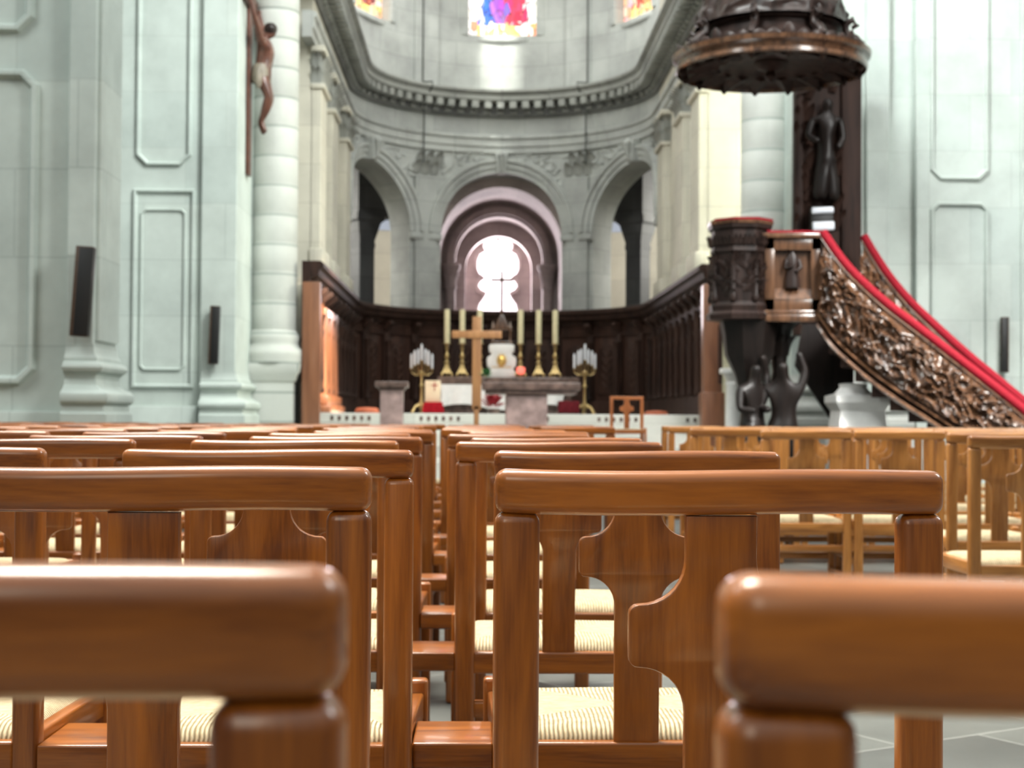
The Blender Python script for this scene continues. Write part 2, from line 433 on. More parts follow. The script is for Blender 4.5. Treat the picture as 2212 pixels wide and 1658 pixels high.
def splat_poly():
    s, a, r = 0.0362, 0.0935, 0.046
    zt, a1, a0, zb = RAIL_B - 0.001, 0.727, 0.663, 0.399
    cr = 0.010
    pts = [(s, zb)]
    def arc(cx, cz, rad, d0, d1, n=8):
        for i in range(n + 1):
            t = math.radians(d0 + (d1 - d0) * i / n)
            pts.append((cx + rad * math.cos(t), cz + rad * math.sin(t)))
    R = r
    # right side going up: the stem, a concave sweep out to the arm, the arm, a concave sweep back to the stem
    arc(s + R, a0 - R, R, 180, 90, 9)
    arc(a - cr, a0 + cr, cr, -90, 0, 4)
    arc(a - cr, a1 - cr, cr, 0, 90, 4)
    arc(s + R, a1 + R, R, 270, 180, 9)
    pts.append((s, zt))
    pts2 = [(-x, z) for x, z in reversed(pts)]
    return pts + pts2

def make_chair(mx, my, mz, full=True, board=True, flare=0.013):
    t = empty('church_chair')
    bfinish(rail_bm(), 'top_rail', mx, t, 50)
    for sx in (-1, 1):
        m = MB(); m.box((sx * 0.207 - 0.023, -0.017, 0), (sx * 0.207 + 0.023, 0.018, RAIL_B + 0.001), 0.011, 4)
        m.build('back_post', mz, t, 50)
    m = MB(); m.prism(splat_poly(), 1, -0.008, 0.008, 0.0025)
    for v in m.bm.verts: v.co.y -= BOW * 0.9 * max(0, (v.co.z - 0.40) / 0.42)
    m.build('back_splat', mz, t, 35)
    m = MB(); m.box((-0.188, -0.014, 0.352), (0.188, 0.016, 0.400), 0.005, 3); m.build('seat_rail', mx, t, 50)
    for sx in (-1, 1):
        m = MB(); m.box((-0.013, 0.012, 0.362), (0.013, 0.395, 0.412), 0.005, 3)
        for v in m.bm.verts: v.co.x += sx * (0.211 + (flare - 0.001) * (v.co.y / 0.4))
        m.build('seat_rail', my, t, 50)
    m = MB(); m.box((-0.199 - flare, 0.386, 0.362), (0.199 + flare, 0.412, 0.412), 0.005, 3); m.build('seat_rail', mx, t, 50)
    # rush seat: pillowed, with the four-triangle weave
    def top(u, v):
        y = 0.008 + 0.385 * v; hw = 0.196 + (flare + 0.001) * v; x = (2 * u - 1) * hw
        e = min(u, 1 - u, v, 1 - v); z = 0.402 + 0.024 * (1 - math.exp(-e / 0.035))
        z -= 0.006 * (1 - min(1, abs((2 * u - 1)) + 0)) * 0 + 0.004 * (min(abs(2 * u - 1), 1) * min(abs(2 * v - 1), 1))
        z -= 0.006 * (1 - abs(2 * u - 1)) * (1 - abs(2 * v - 1))
        return (x, y, z)
    def bot(u, v):
        p = top(u, v); return (p[0], p[1], 0.396)
    m = MB(); m.slab(top, bot, 40, 40)
    bmesh.ops.remove_doubles(m.bm, verts=m.bm.verts[:], dist=1e-5)
    m.build('rush_seat', RUSH, t, 70)
    for sx in (-1, 1):
        m = MB(); m.box((sx * (0.213 + flare) - 0.017, 0.378, 0), (sx * (0.213 + flare) + 0.017, 0.414, 0.436), 0.008, 4); m.build('front_leg', mz, t, 50)
    if full:
        for z in (0.13, 0.235):
            for sx in (-1, 1):
                m = MB(); m.box((-0.010, 0.012, z - 0.014), (0.010, 0.385, z + 0.014), 0.004, 2)
                for v in m.bm.verts: v.co.x += sx * (0.209 + (flare + 0.001) * (v.co.y / 0.4))
                m.build('stretcher', my, t, 50)
        m = MB(); m.box((-0.190, -0.009, 0.255), (0.190, 0.010, 0.290), 0.004, 2); m.build('stretcher', mx, t, 50)
        m = MB(); m.box((-0.199 - flare, 0.388, 0.185), (0.199 + flare, 0.406, 0.22), 0.004, 2); m.build('stretcher', mx, t, 50)
    if board:
        m = MB(); m.box((-HWID - 0.1275, -0.010, 0.357), (-HWID + 0.001, 0.170, 0.398), 0.004, 3); m.build('link_board', mx, t, 50)
    return t

def chair_at(proto, xcam, d, label, group, rz=0, z=0, first=[]):
    p = CAMPOS + Vector((R0.x, R0.y, 0)) * xcam + Vector((math.sin(YAW), math.cos(YAW), 0)) * d
    if proto.name not in first: first.append(proto.name); o = proto
    else: o = copy_tree(proto)
    o.location = (p.x, p.y, z); o.rotation_euler = (0, 0, rz)
    return tag(o, label, 'chair', group)

PA = make_chair(WX, WY, WZ, True, True)      # chairs in linked rows
PB = make_chair(WX, WY, WZ, False, True)     # far rows
PC = make_chair(GX, GY, GZ, True, False, 0.0)     # beyond the side aisle
PITCHX = 2 * HWID + 0.127
# rows of the main block: (distance of the rail's face, left end in the frame of the chair just right of the gap)
ROWS = [(0.512, 1562), (1.567, 1070), (2.46, 1068), (3.40, 985), (4.08, 1016)]
dd = 4.95
while dd < 12.9:
    ROWS.append((dd, 1106 + F * (-0.17 - 0.035 * (dd - 5) + random.uniform(-0.10, 0.10)) / dd)); dd += random.uniform(0.86, 0.98)
for i, (d, px) in enumerate(ROWS):
    x0 = (px - 1106) / F * d + HWID
    yaw = random.uniform(-0.012, 0.012) if i > 4 else 0
    dc = d + 0.018
    nl = {0: 1, 1: 1, 2: 2, 3: 2, 4: 3}.get(i, int((1106 / F * d + 0.45) / PITCHX) + 1)
    for k in range(-nl, 1):
        pr = PA if i < 7 else PB
        where = 'right of the gap' if k == 0 else ('just left of the gap' if k == -1 else f'{ORD[-k]} chair left of the gap')
        lab = f'brown varnished rush-seat chair, {ORD[i + 1]} row from the viewer, {where}'
        chair_at(pr, x0 + k * PITCHX + (random.uniform(-.008, .008) if i > 4 else 0), dc + (0.004 if k == 0 else 0) - 0.006 * (k + 1) - (0.036 if i == 2 and k < 0 else 0), lab, 'linked chairs of the main block', yaw)
# two more chairs right of the gap in the far rows
for i, (d, px) in enumerate(ROWS):
    if d < 9.4: continue
    x0 = (px - 1106) / F * d + HWID
    chair_at(PB, x0 + PITCHX, d + 0.02, f'brown varnished rush-seat chair, {ORD[i + 1]} row from the viewer, second chair right of the gap', 'linked chairs of the main block')
RB = [(5.50, 1.635, 2), (6.62, 1.872, 2), (7.72, 1.25, 4), (8.80, 1.02, 5), (9.80, 1.22, 5), (10.80, 1.10, 6), (11.8, 1.15, 6)]
for i, (d, xs, n) in enumerate(RB):
    for k in range(n):
        lab = f'chair right of the aisle, its wood lightened as if lit, {ORD[i + 1]} row away, {ORD[k + 1]} chair from the aisle'
        chair_at(PC, xs + HWID + k * 0.468, d + 0.018 + random.uniform(-.01, .01), lab, 'chairs right of the aisle', random.uniform(-0.02, 0.02))

# ================================================================== SHELL
ZL, ZU, ZM = 0.36, 0.98, 0.0          # lower sanctuary floor, upper floor, nave floor
fl = MB(); fl.box((-14, -8, -0.3), (14, 46, 0)); struct(fl.build('floor', FLOORM, smooth=0, uvfn=lambda c, n: (c.x * 0.86 + c.y * 0.5, -c.x * 0.5 + c.y * 0.86)), 'grey flagstone floor with pale joints')
pl = MB()
pl.box((-3.3, 19.0, 0), (2.25, 22.9, ZL)); pl.box((-3.3, 18.7, 0), (2.25, 19.0, 0.18))
struct(pl.build('floor_sanctuary', STEPM, smooth=0), 'stone floor of the sanctuary, two steps up')
st = MB()
for k in range(3):
    st.box((-2.95, 22.5 - 0.3 * (3 - k), ZL), (2.95, 22.5 - 0.3 * (2 - k), ZL + (ZU - 0.14 - ZL) * (k + 1) / 3))
st.box((-2.95, 22.5, 0.0), (2.95, 33.0, ZU - 0.14))
struct(st.build('floor_choir', STEPM, smooth=0), 'raised choir floor')
# the top step is a white riser set with a row of dark inlays
tr = MB(); tr.box((-2.95, 22.42, ZU - 0.14), (2.95, 33.0, ZU), 0.01, 2); o = struct(tr.build('trim_1', STEPM, smooth=0), 'white top step of the choir')
tr = MB()
for k in range(-27, 28):
    if (k // 6) % 2: continue
    tr.box((k * 0.108 - 0.022, 22.405, ZU - 0.105), (k * 0.108 + 0.022, 22.45, ZU - 0.045))
tr.build('inlay', MARBLE_D, o, 0)

YC, RA, TH = 30.0, 3.05, 0.65       # apse centre, radius, wall thickness
def pol(R, deg): a = math.radians(deg); return (R * math.sin(a), YC + R * math.cos(a))     # 0 is straight ahead

def cyl_wall(R0_, R1_, z0, z1, a0, a1, ops, step=1.5):
    """curved wall with openings (centre deg, half deg, z sill, z spring, arched)"""
    m = MB()
    br = set()
    n = int((a1 - a0) / step)
    for i in range(n + 1): br.add(round(a0 + (a1 - a0) * i / n, 3))
    for c, h, zs, zp, arch in ops:
        for e in (c - h, c + h):
            if a0 < e < a1: br.add(round(e, 3))
    br = sorted(br)
    def top(o, a):
        c, h, zs, zp, arch = o
        t = max(-1, min(1, (a - c) / h))
        return zp + (math.sqrt(max(0, 1 - t * t)) * math.radians(h) * R0_ if arch else 0)
    def P(R, a, z): x, y = pol(R, a); return (x, y, z)
    for a, b in zip(br, br[1:]):
        mid = (a + b) / 2; o = next((q for q in ops if abs(mid - q[0]) < q[1]), None)
        pieces = [(z0, z0, z1, z1)] if o is None else [(z0, z0, o[2], o[2]), (top(o, a), top(o, b), z1, z1)]
        for la, lb, ha, hb in pieces:
            if max(ha - la, hb - lb) < 1e-4: continue
            for R in (R0_, R1_): m._add([P(R, a, la), P(R, b, lb), P(R, b, hb), P(R, a, ha)], [[0, 1, 2, 3]])
            m._add([P(R0_, a, la), P(R0_, b, lb), P(R1_, b, lb), P(R1_, a, la)], [[0, 1, 2, 3]])
            m._add([P(R0_, a, ha), P(R0_, b, hb), P(R1_, b, hb), P(R1_, a, ha)], [[0, 1, 2, 3]])
    for o in ops:
        for e in (o[0] - o[1], o[0] + o[1]):
            if a0 <= e <= a1: m._add([P(R0_, e, o[2]), P(R1_, e, o[2]), P(R1_, e, o[3]), P(R0_, e, o[3])], [[0, 1, 2, 3]])
    for e in (a0, a1): m._add([P(R0_, e, z0), P(R1_, e, z0), P(R1_, e, z1), P(R0_, e, z1)], [[0, 1, 2, 3]])
    bmesh.ops.remove_doubles(m.bm, verts=m.bm.verts[:], dist=1e-4)
    return m
def cyl_uv(c, n):
    a = math.atan2(c.x, c.y - YC)
    return (a * RA + (math.hypot(c.x, c.y - YC) - RA if abs(n.z) < .5 else 0), c.z if abs(n.z) < .7 else math.hypot(c.x, c.y - YC))

HA, ZSP = 25.2, 4.85
ARCS = [(-64.8, HA, 0, ZSP, True), (0, HA, 0, ZSP, True), (64.8, HA, 0, ZSP, True)]
struct(cyl_wall(RA, RA + TH, 0, 7.3, -90, 90, ARCS).build('wall_apse_arcade', ST_APSE, smooth=30, uvfn=cyl_uv), 'grey stone apse arcade')
WINS = [(-64.8, 13.8, 9.16, 12.2, True), (0, 13.8, 9.16, 12.2, True), (64.8, 13.8, 9.16, 12.2, True)]
struct(cyl_wall(RA, RA + 0.5, 7.3, 13.5, -90, 90, WINS).build('wall_apse_upper', ST_APSE, smooth=30, uvfn=cyl_uv), 'grey stone upper wall of the apse')

def upath(hw, y0, yc=YC, n=36):
    p = [(-hw, y0)] + [(-hw * math.cos(PI * i / n), yc + hw * math.sin(PI * i / n)) for i in range(n + 1)] + [(hw, y0)]
    return p
def usub(hw, y0, ymax, side):
    return [(side * hw, y0), (side * hw, ymax)]

# straight choir walls
for sd, nm in ((-1, 'left'), (1, 'right')):
    m = MB(); m.box((sd * RA if sd > 0 else -RA - TH, 23.6, 0), (sd * (RA + TH) if sd > 0 else -RA, YC, 13.5))
    struct(m.build('wall_choir_' + nm, ST_CREAM, smooth=0), 'pale choir side wall')

# entablature and cornice round choir and apse
path = upath(RA, 23.0)
m = MB()
m.sweep(path, [(-0.1, 6.62), (0.05, 6.62), (0.05, 6.74), (0.08, 6.76), (0.08, 6.90), (0.12, 6.93), (0.12, 6.99), (0.03, 7.02), (-0.1, 7.02)])
struct(m.build('trim_2', ST_APSE, smooth=30), 'stepped architrave moulding above the arcade')
m = MB()
m.sweep(path, [(-0.1, 7.68), (0.32, 7.68), (0.36, 7.71), (0.36, 7.80), (0.44, 7.87), (0.44, 7.92), (-0.1, 7.97)])
co = struct(m.build('trim_3', ST_MID, smooth=30), 'dark dentilled cornice round the apse')
m = MB(); m.sweep(path, [(-0.1, 7.38), (0.05, 7.38), (0.08, 7.43), (0.08, 7.685), (-0.1, 7.685)]); m.build('bed_moulding', ST_DARK, co, 30)
m = MB(); m2 = MB()
L = 0; pts = upath(RA - 0.1, 23.0, n=90)
dens = []
acc = 0
for a, b in zip(pts, pts[1:]):
    a = Vector(a); b = Vector(b); seg = (b - a).length
    while acc < seg:
        p = a + (b - a) * (acc / seg); t = (b - a).normalized(); dens.append((p, t)); acc += 0.29
    acc -= seg
for p, t in dens:
    M = Matrix.Translation((p.x, p.y, 0)) @ Matrix.Rotation(math.atan2(t.y, t.x), 4, 'Z')
    m.box((-0.075, -0.25, 7.53), (0.075, 0.0, 7.685), 0.012, 1, M)
    m2.box((-0.07, -0.05, 7.44), (0.07, 0.03, 7.52), 0.02, 2, M)
m.build('dentils', ST_MID, co, 0); m2.build('beading', ST_MID, co, 30)

# archivolts, keystones, window surrounds of the apse
def ring_on_cyl(c, h, zs, zp, arch, prof, R, jamb=True):
    """moulding following an opening; prof: (distance outside the opening, projection inward)"""
    pts = []
    w = math.radians(h) * RA
    zs0 = zs
    if jamb: pts.append((-w, zs0, (-1, 0)))
    N = 28
    for i in range(N + 1):
        t = PI - PI * i / N
        if arch: pts.append((w * math.cos(t), zp + w * math.sin(t), (math.cos(t), math.sin(t))))
    if jamb: pts.append((w, zs0, (1, 0)))
    vs = []; fs = []; m_ = len(prof)
    for x, z, (nx, nz) in pts:
        for o, pr in prof:
            ang = c + math.degrees((x + nx * o) / RA); q = pol(R - pr, ang); vs.append((q[0], q[1], z + nz * o))
    for i in range(len(pts) - 1):
        for k in range(m_):
            k2 = (k + 1) % m_
            fs.append([i * m_ + k, i * m_ + k2, (i + 1) * m_ + k2, (i + 1) * m_ + k])
    fs.append(list(range(m_))); fs.append([(len(pts) - 1) * m_ + k for k in range(m_)][::-1])
    return vs, fs
m = MB()
for a in ARCS:
    m._add(*ring_on_cyl(*a, [(0, -0.05), (0, 0.05), (0.10, 0.05), (0.11, 0.08), (0.22, 0.08), (0.24, 0.12), (0.31, 0.12), (0.33, -0.02)], RA, False))
struct(m.build('trim_4', ST_APSE, smooth=30), 'moulded stone archivolts over the apse arches')
m = MB()
for a in ARCS:
    for e in (-1, 1):
        q0 = a[0] + e * (a[1] + 0.4)
        M = Matrix.Translation((*pol(RA, q0 + e * 2.6), 0)) @ Matrix.Rotation(-math.radians(q0 + e * 2.6), 4, 'Z')
        m.box((-0.16, -0.10, ZSP - 0.16), (0.16, 0.1, ZSP - 0.02), 0.02, 2, M)
struct(m.build('trim_5', ST_APSE, smooth=30), 'impost blocks at the spring of the arches')
for a in ARCS[1:2] + ARCS[:1] + ARCS[2:]:
    M = Matrix.Translation((*pol(RA, a[0]), 0)) @ Matrix.Rotation(-math.radians(a[0]), 4, 'Z')
    m = MB(); zt = ZSP + math.radians(HA) * RA
    m.prism([(-0.09, zt - 0.03), (0.09, zt - 0.03), (0.14, zt + 0.42), (-0.14, zt + 0.42)], 1, -0.20, 0.05, 0.02, M)
    m.tube([M @ Vector((0, -0.20, zt + 0.40)), M @ Vector((0, -0.27, zt + 0.33)), M @ Vector((0, -0.25, zt + 0.2)), M @ Vector((0, -0.20, zt + 0.02))], [0.07, 0.085, 0.06, 0.04], 10)
    struct(m.build('trim_keystone', ST_APSE, smooth=40), 'scrolled keystone of an apse arch')
# carved spandrels and leafy capitals on the apse piers
m = MB()
for c in (-97, -32.4, 32.4, 97):
    for k in range(-1, 2):
        for lv in range(2):
            ang = c + k * 4.2 + lv * 2.0
            if abs(ang) > 89: continue
            x, y = pol(RA, ang); nrm = Vector((-math.sin(math.radians(ang)), -math.cos(math.radians(ang)), 0))
            m.leaf((x, y, 6.08 + 0.2 * lv), nrm, (0, 0, 1), 0.34, 0.21, 0.85)
struct(m.build('trim_6', ST_MID, smooth=50), 'darker carved leaf capitals on the apse piers')  # capitals in a darker stone than the piers
m = MB()
for a in ARCS:
    for e in (-1, 1):
        for k in range(34):
            u = random.uniform(0.25, 1.0); ang = a[0] + e * (a[1] * u); x_ = math.radians(a[1] * u) * RA
            w = math.radians(HA) * RA
            lo_ = ZSP + math.sqrt(max(0, (w + 0.36) ** 2 - x_ * x_)); hi_ = 6.56
            if hi_ - lo_ < 0.05 or abs(ang) > 88: continue
            z = random.uniform(lo_, hi_ - 0.03); x, y = pol(RA, ang)
            nrm = Vector((-math.sin(math.radians(ang)), -math.cos(math.radians(ang)), 0)); t = Vector((math.cos(math.radians(ang)), -math.sin(math.radians(ang)), 0))
            q = random.uniform(0, 2 * PI)
            m.leaf((x, y, z), nrm, t * math.cos(q) + Vector((0, 0, 1)) * math.sin(q), 0.2, 0.07, 0.5)
struct(m.build('trim_7', ST_APSE, smooth=50), 'carved foliage in the arch spandrels')
# flat pilaster strips on the piers between the arches
for c in (-32.4, 32.4):
    mm = cyl_wall(RA - 0.07, RA + 0.02, 0.98, 6.05, c - 5.0, c + 5.0, [])
    struct(mm.build('trim_8', ST_APSE, smooth=30, uvfn=cyl_uv), 'flat pilaster on an apse pier')
    mm = cyl_wall(RA - 0.06, RA + 0.02, 8.0, 13.3, c - 5.5, c + 5.5, [])
    struct(mm.build('trim_9', ST_APSE, smooth=30, uvfn=cyl_uv), 'flat pilaster strip between the apse windows')
# stained glass windows
def cyl_pane(c, h, zs, zp, R, name, mat):
    m = MB(); uvl = {}
    w = math.radians(h) * RA
    def fn(dr):
        def g(u, v):
            x = (2 * u - 1) * w
            zt = zp + math.sqrt(max(0, w * w - x * x)); z = zs + (zt - zs) * v
            q = pol(R + dr, c + math.degrees(x / RA)); return (q[0], q[1], z)
        return g
    m.slab(fn(0), fn(0.03), 16, 14)
    bmesh.ops.remove_doubles(m.bm, verts=m.bm.verts[:], dist=1e-5)
    def uvf(co, n):
        a = math.degrees(math.atan2(co.x, co.y - YC))
        return ((a - c) / (2 * h) + 0.5, (co.z - zs) / (zp + w - zs))
    return m.build(name, mat, uvfn=uvf)
for i, wn in enumerate(WINS):
    m = MB()
    prof = [(0.0, -0.05), (0.02, 0.05), (0.09, 0.05), (0.11, 0.025), (0.17, 0.025), (0.18, -0.02)]
    m._add(*ring_on_cyl(*wn, prof, RA))
    w = math.radians(wn[1]) * RA
    fr = m.build(f'window_{i + 1}', ST_APSE, smooth=30); struct(fr, ['left', 'middle', 'right'][i] + ' stained glass window high in the apse')
    M = Matrix.Translation((*pol(RA, wn[0]), 0)) @ Matrix.Rotation(-math.radians(wn[0]), 4, 'Z')
    s_ = MB(); s_.box((-w - 0.18, -0.06, wn[2] - 0.13), (w + 0.18, 0.12, wn[2]), 0.02, 2, M); s_.build('window_sill', ST_APSE, fr)
    p = cyl_pane(*wn[:4], RA + 0.22, 'window_pane', SG_MAIN if i == 1 else SG_SIDE); p.parent = fr
# vault: half dome over the apse, barrel over the choir
m = MB()
def dome(r):
    def g(u, v):
        a = PI * u; e = PI / 2 * v
        return (-r * math.cos(a) * math.cos(e), YC + r * math.sin(a) * math.cos(e), 13.4 + r * math.sin(e))
    return g
m.slab(dome(RA + 0.05), dome(RA + 0.35), 32, 12)
def barrel(r):
    def g(u, v): return (-r * math.cos(PI * u), 22.0 + (YC - 22.0) * v, 13.4 + r * math.sin(PI * u))
    return g
m.slab(barrel(RA + 0.05), barrel(RA + 0.35), 32, 8)
bmesh.ops.remove_doubles(m.bm, verts=m.bm.verts[:], dist=1e-4)
struct(m.build('ceiling', ST_APSE, smooth=40), 'stone vault over choir and apse')
# thin vertical cables down the apse wall
for nm, ang in (('left', -34.6), ('right', 37.4)):
    m = MB(); q = pol(RA - 0.085, ang)
    m.tube([(q[0], q[1], 13.2), (q[0], q[1], 8.0)], 0.016, 8); q2 = pol(RA - 0.47, ang); q3 = pol(RA - 0.14, ang)
    m.tube([(q[0], q[1], 8.02), (q2[0], q2[1], 7.96), (q2[0], q2[1], 7.86), (q3[0], q3[1], 7.60), (q3[0], q3[1], 6.3)], 0.016, 8)
    tag(m.build('wall_cable', CABLE), f'thin dark cable running down the apse wall {nm} of the middle window', 'cable')

# pilasters and capitals on the straight choir walls
for sd, nm in ((-1, 'left'), (1, 'right')):
    mats = ST_CREAM
    for i, (y0, y1) in enumerate(((23.6, 24.5), (25.5, 26.4), (28.2, 29.1))):
        m = MB()
        x0, x1 = sorted((sd * (RA - 0.14), sd * (RA + 0.02)))
        m.box((x0, y0, 3.16), (x1, y1, 6.0), 0.01, 1)
        x0, x1 = sorted((sd * (RA - 0.20), sd * (RA + 0.02)))
        m.box((x0, y0 - 0.06, 3.16), (x1, y1 + 0.06, 3.5), 0.02, 2); m.box((x0, y0 - 0.05, 5.96), (x1, y1 + 0.05, 6.04), 0.02, 2)
        m.box((x0, y0 - 0.1, 6.52), (x1, y1 + 0.1, 6.62), 0.02, 2)
        struct(m.build('trim_pilaster', mats, smooth=30), f'cream pilaster on the {nm} choir wall')
        m = MB()
        for lv in range(2):
            for k in range(5):
                yy = y0 + (y1 - y0) * (k + 0.5 * lv + 0.25) / 5
                m.leaf((sd * (RA - 0.13), yy, 6.02 + 0.22 * lv), (-sd, 0, 0), (0, 0, 1), 0.32, 0.15, 0.95)
            for k in range(2):
                m.leaf((sd * (RA - 0.02 - 0.08 * k), y0, 6.02 + 0.22 * lv), (0, -1, 0), (0, 0, 1), 0.32, 0.1, 0.9)
        m.box((min(sd * (RA - .12), sd * RA), y0 + 0.02, 6.02), (max(sd * (RA - .12), sd * RA), y1 - 0.02, 6.55))
        struct(m.build('trim_capital', ST_MID, smooth=50), f'carved leaf capital on the {nm} choir wall')

# chapel seen through the middle arch
YCH = 33.62
def tunnel(y0, y1, hw, zs, z0=0.0, th=0.3):
    """barrel-vaulted passage"""
    m = MB(); pr = [(-hw, z0)] + [(-hw * math.cos(PI * i / 24), zs + hw * math.sin(PI * i / 24)) for i in range(25)] + [(hw, z0)]
    H = hw + th
    po = [(H, z0)] + [(H * math.cos(PI * i / 24), zs + H * math.sin(PI * i / 24)) for i in range(25)] + [(-H, z0)]
    m.prism(pr + po, 1, y0, y1)
    return m
struct(tunnel(YCH, 36.0, 1.36, 4.62).build('wall_chapel', ST_PINK, smooth=30), 'rosy vaulted passage behind the middle arch')
struct(tunnel(36.0, 36.35, 1.02, 4.62, th=1.0).build('wall_chapel_arch', ST_PINK, smooth=30), 'inner arch of the chapel')
struct(tunnel(35.86, 36.0, 1.06, 4.64, th=0.16, z0=4.5).build('trim_10', ST_PINK, smooth=30), 'moulded ring of the chapel arch')
struct(tunnel(36.35, 38.2, 1.10, 4.55).build('wall_chapel_recess', ST_PINK, smooth=30), 'chapel recess round the bright window')
struct(tunnel(37.0, 37.3, 0.80, 4.50, th=0.7).build('wall_chapel_inner_arch', ST_PINK, smooth=30), 'innermost arch round the bright window')
for sx in (-1, 1):
    m = MB(); m.lathe([(0.12, 0), (0.12, 3.9), (0.16, 3.95), (0.14, 4.05), (0.2, 4.35), (0.24, 4.40), (0.24, 4.5)], (sx * 1.14, 35.9, 0), 16)
    for k in range(8):
        a = 2 * PI * k / 8; m.leaf((sx * 1.14 + 0.13 * math.cos(a), 35.9 + 0.13 * math.sin(a), 4.02), (math.cos(a), math.sin(a), 0), (0, 0, 1), 0.32, 0.07, 0.7)
    struct(m.build('trim_11', ST_PINK, smooth=40), 'colonnette of the chapel arch')
m = MB(); m.box((-1.4, 38.2, 0), (1.4, 38.5, 7)); struct(m.build('wall_chapel_end', ST_PINK, smooth=0), 'end wall of the chapel')
# lobed bright window
lob = []
def lobe_outline():
    half = [(0.0, 3.0), (0.56, 3.0), (0.55, 3.55), (0.50, 3.74), (0.40, 3.86), (0.34, 3.95), (0.30, 4.03), (0.46, 4.10), (0.56, 4.2), (0.50, 4.3), (0.36, 4.38),
            (0.52, 4.46), (0.59, 4.62), (0.59, 4.82), (0.52, 4.98), (0.36, 5.06), (0.42, 5.18), (0.37, 5.32), (0.27, 5.42), (0.14, 5.43), (0.06, 5.34), (0.0, 5.30)]
    half = [(x * (0.86 if z > 4.1 else 0.9), z) for x, z in half]; return half[:-1] + [half[-1]] + [(-x, z) for x, z in reversed(half[1:-1])]
LO = lobe_outline()
m = MB()
n = len(LO); ring = []
c0 = Vector((0, 4.2))
outp = [(x * 1.0 + (0.07 if x > 0 else -0.07 if x < 0 else 0), z + (0.07 if z > 4.2 else -0.07)) for x, z in LO]
vs = []; fs = []
for (x, z), (a, b) in zip(LO, outp): vs += [(x, 38.08, z), (a, 38.04, b), (a, 38.2, b), (x, 38.2, z)]
for i in range(n):
    j = (i + 1) % n
    for k in range(4): fs.append([i * 4 + k, i * 4 + (k + 1) % 4, j * 4 + (k + 1) % 4, j * 4 + k])
m._add(vs, fs)
fr = struct(m.build('window_4', ST_PINK, smooth=30), 'bright lobed window at the end of the chapel')
m = MB(); m.prism(LO, 1, 38.12, 38.16); pane = m.build('window_pane', DAYPINK, fr, 0)
# ambulatory behind the side arches
struct(cyl_wall(7.0, 7.4, 0, 7.0, -118, 118, [(0, 13.5, 0, 7.0, False)], 3).build('wall_ambulatory', ST_CREAM, smooth=30, uvfn=cyl_uv), 'pale outer wall of the ambulatory')
m = MB()
m.sweep([pol(3.69, a) for a in range(-118, 119, 4)], [(0.0, 7.0), (-3.6, 7.0), (-3.6, 7.2), (0.0, 7.2)])
struct(m.build('ceiling_ambulatory', ST_BLACK, smooth=0), 'dark ceiling of the ambulatory')
for sd, nm in ((-1, 'left'), (1, 'right')):
    for ang, R in ((37.6, 5.0), (62.0, 5.2)):
        x, y = pol(R, sd * ang)
        m = MB(); M = Matrix.Translation((x, y, 0)) @ Matrix.Rotation(-math.radians(sd * ang), 4, 'Z')
        m.box((-0.2, -0.2, 0), (0.2, 0.2, 4.7), 0.02, 2, M); m.box((-0.27, -0.27, 0), (0.27, 0.27, 1.2), 0.03, 2, M)
        m.lathe([(0.27, 4.6), (0.3, 4.7), (0.28, 4.8), (0.42, 5.2), (0.5, 5.25), (0.5, 5.4)], (0, 0, 0), 4, a0=PI / 4, M=M)
        m.box((-0.75 if sd > 0 else -0.3, -0.3, 5.35), (0.3 if sd > 0 else 0.75, 0.3, 7.0), 0.0, 2, M)
        struct(m.build('pillar_ambulatory', ST_BLACK, smooth=30), f'dark pillar in the {nm} ambulatory')
    x, y = pol(6.98, sd * 26)
    m = MB(); M = Matrix.Translation((x, y, 0)) @ Matrix.Rotation(-math.radians(sd * 26), 4, 'Z')
    ap = [(-0.6, 5.35), (0.6, 5.35), (0.6, 5.8)] + [(0.6 * math.cos(PI * i / 10), 5.8 + 0.6 * math.sin(PI * i / 10)) for i in range(1, 10)] + [(-0.6, 5.8)]
    m.prism(ap, 1, -0.04, 0.05, 0, M)
    struct(m.build('window_' + ('5' if sd < 0 else '6'), BLUEGL, smooth=0), f'dim blue window in the {nm} ambulatory')

# ---------------------------------------------------------------- nave piers
XN = 3.7
def frame_ring(m, poly, y, w=0.05, h=0.035, front=-1):
    """raised moulding along a polygon on a plane facing -Y"""
    n = len(poly)
    cx = sum(p[0] for p in poly) / n; cz = sum(p[1] for p in poly) / n
    def off(i, k):
        a = Vector(poly[i - 1]); b = Vector(poly[i]); c = Vector(poly[(i + 1) % n])
        d1 = (b - a).normalized(); d2 = (c - b).normalized()
        n1 = Vector((-d1.y, d1.x)); n2 = Vector((-d2.y, d2.x)); nn = (n1 + n2).normalized()
        return b + nn * (k / max(0.4, nn.dot(n1)))
    vs = []; fs = []
    prof = [(0, 0.0), (0.25 * w, h), (0.6 * w, h), (w, -0.006), (w, -0.03), (0, -0.03)]
    for i in range(n):
        for k, hh in prof:
            q = off(i, k); vs.append((q.x, y - hh, q.y))
    M_ = len(prof)
    for i in range(n):
        j = (i + 1) % n
        for k in range(M_): fs.append([i * M_ + k, i * M_ + (k + 1) % M_, j * M_ + (k + 1) % M_, j * M_ + k])
    m._add(vs, fs)
def canted(x0, z0, x1, z1, c, cb=True, ct=True):
    p = []
    if cb: p += [(x0, z0 + c), (x0 + c * 0.35, z0 + c * 0.35), (x0 + c, z0)][0:1] + [(x0 + c, z0)]
    else: p += [(x0, z0)]
    p += [(x1 - c, z0), (x1, z0 + c)] if cb else [(x1, z0)]
    p += [(x1, z1 - c), (x1 - c, z1)] if ct else [(x1, z1)]
    p += [(x0 + c, z1), (x0, z1 - c)] if ct else [(x0, z1)]
    return p
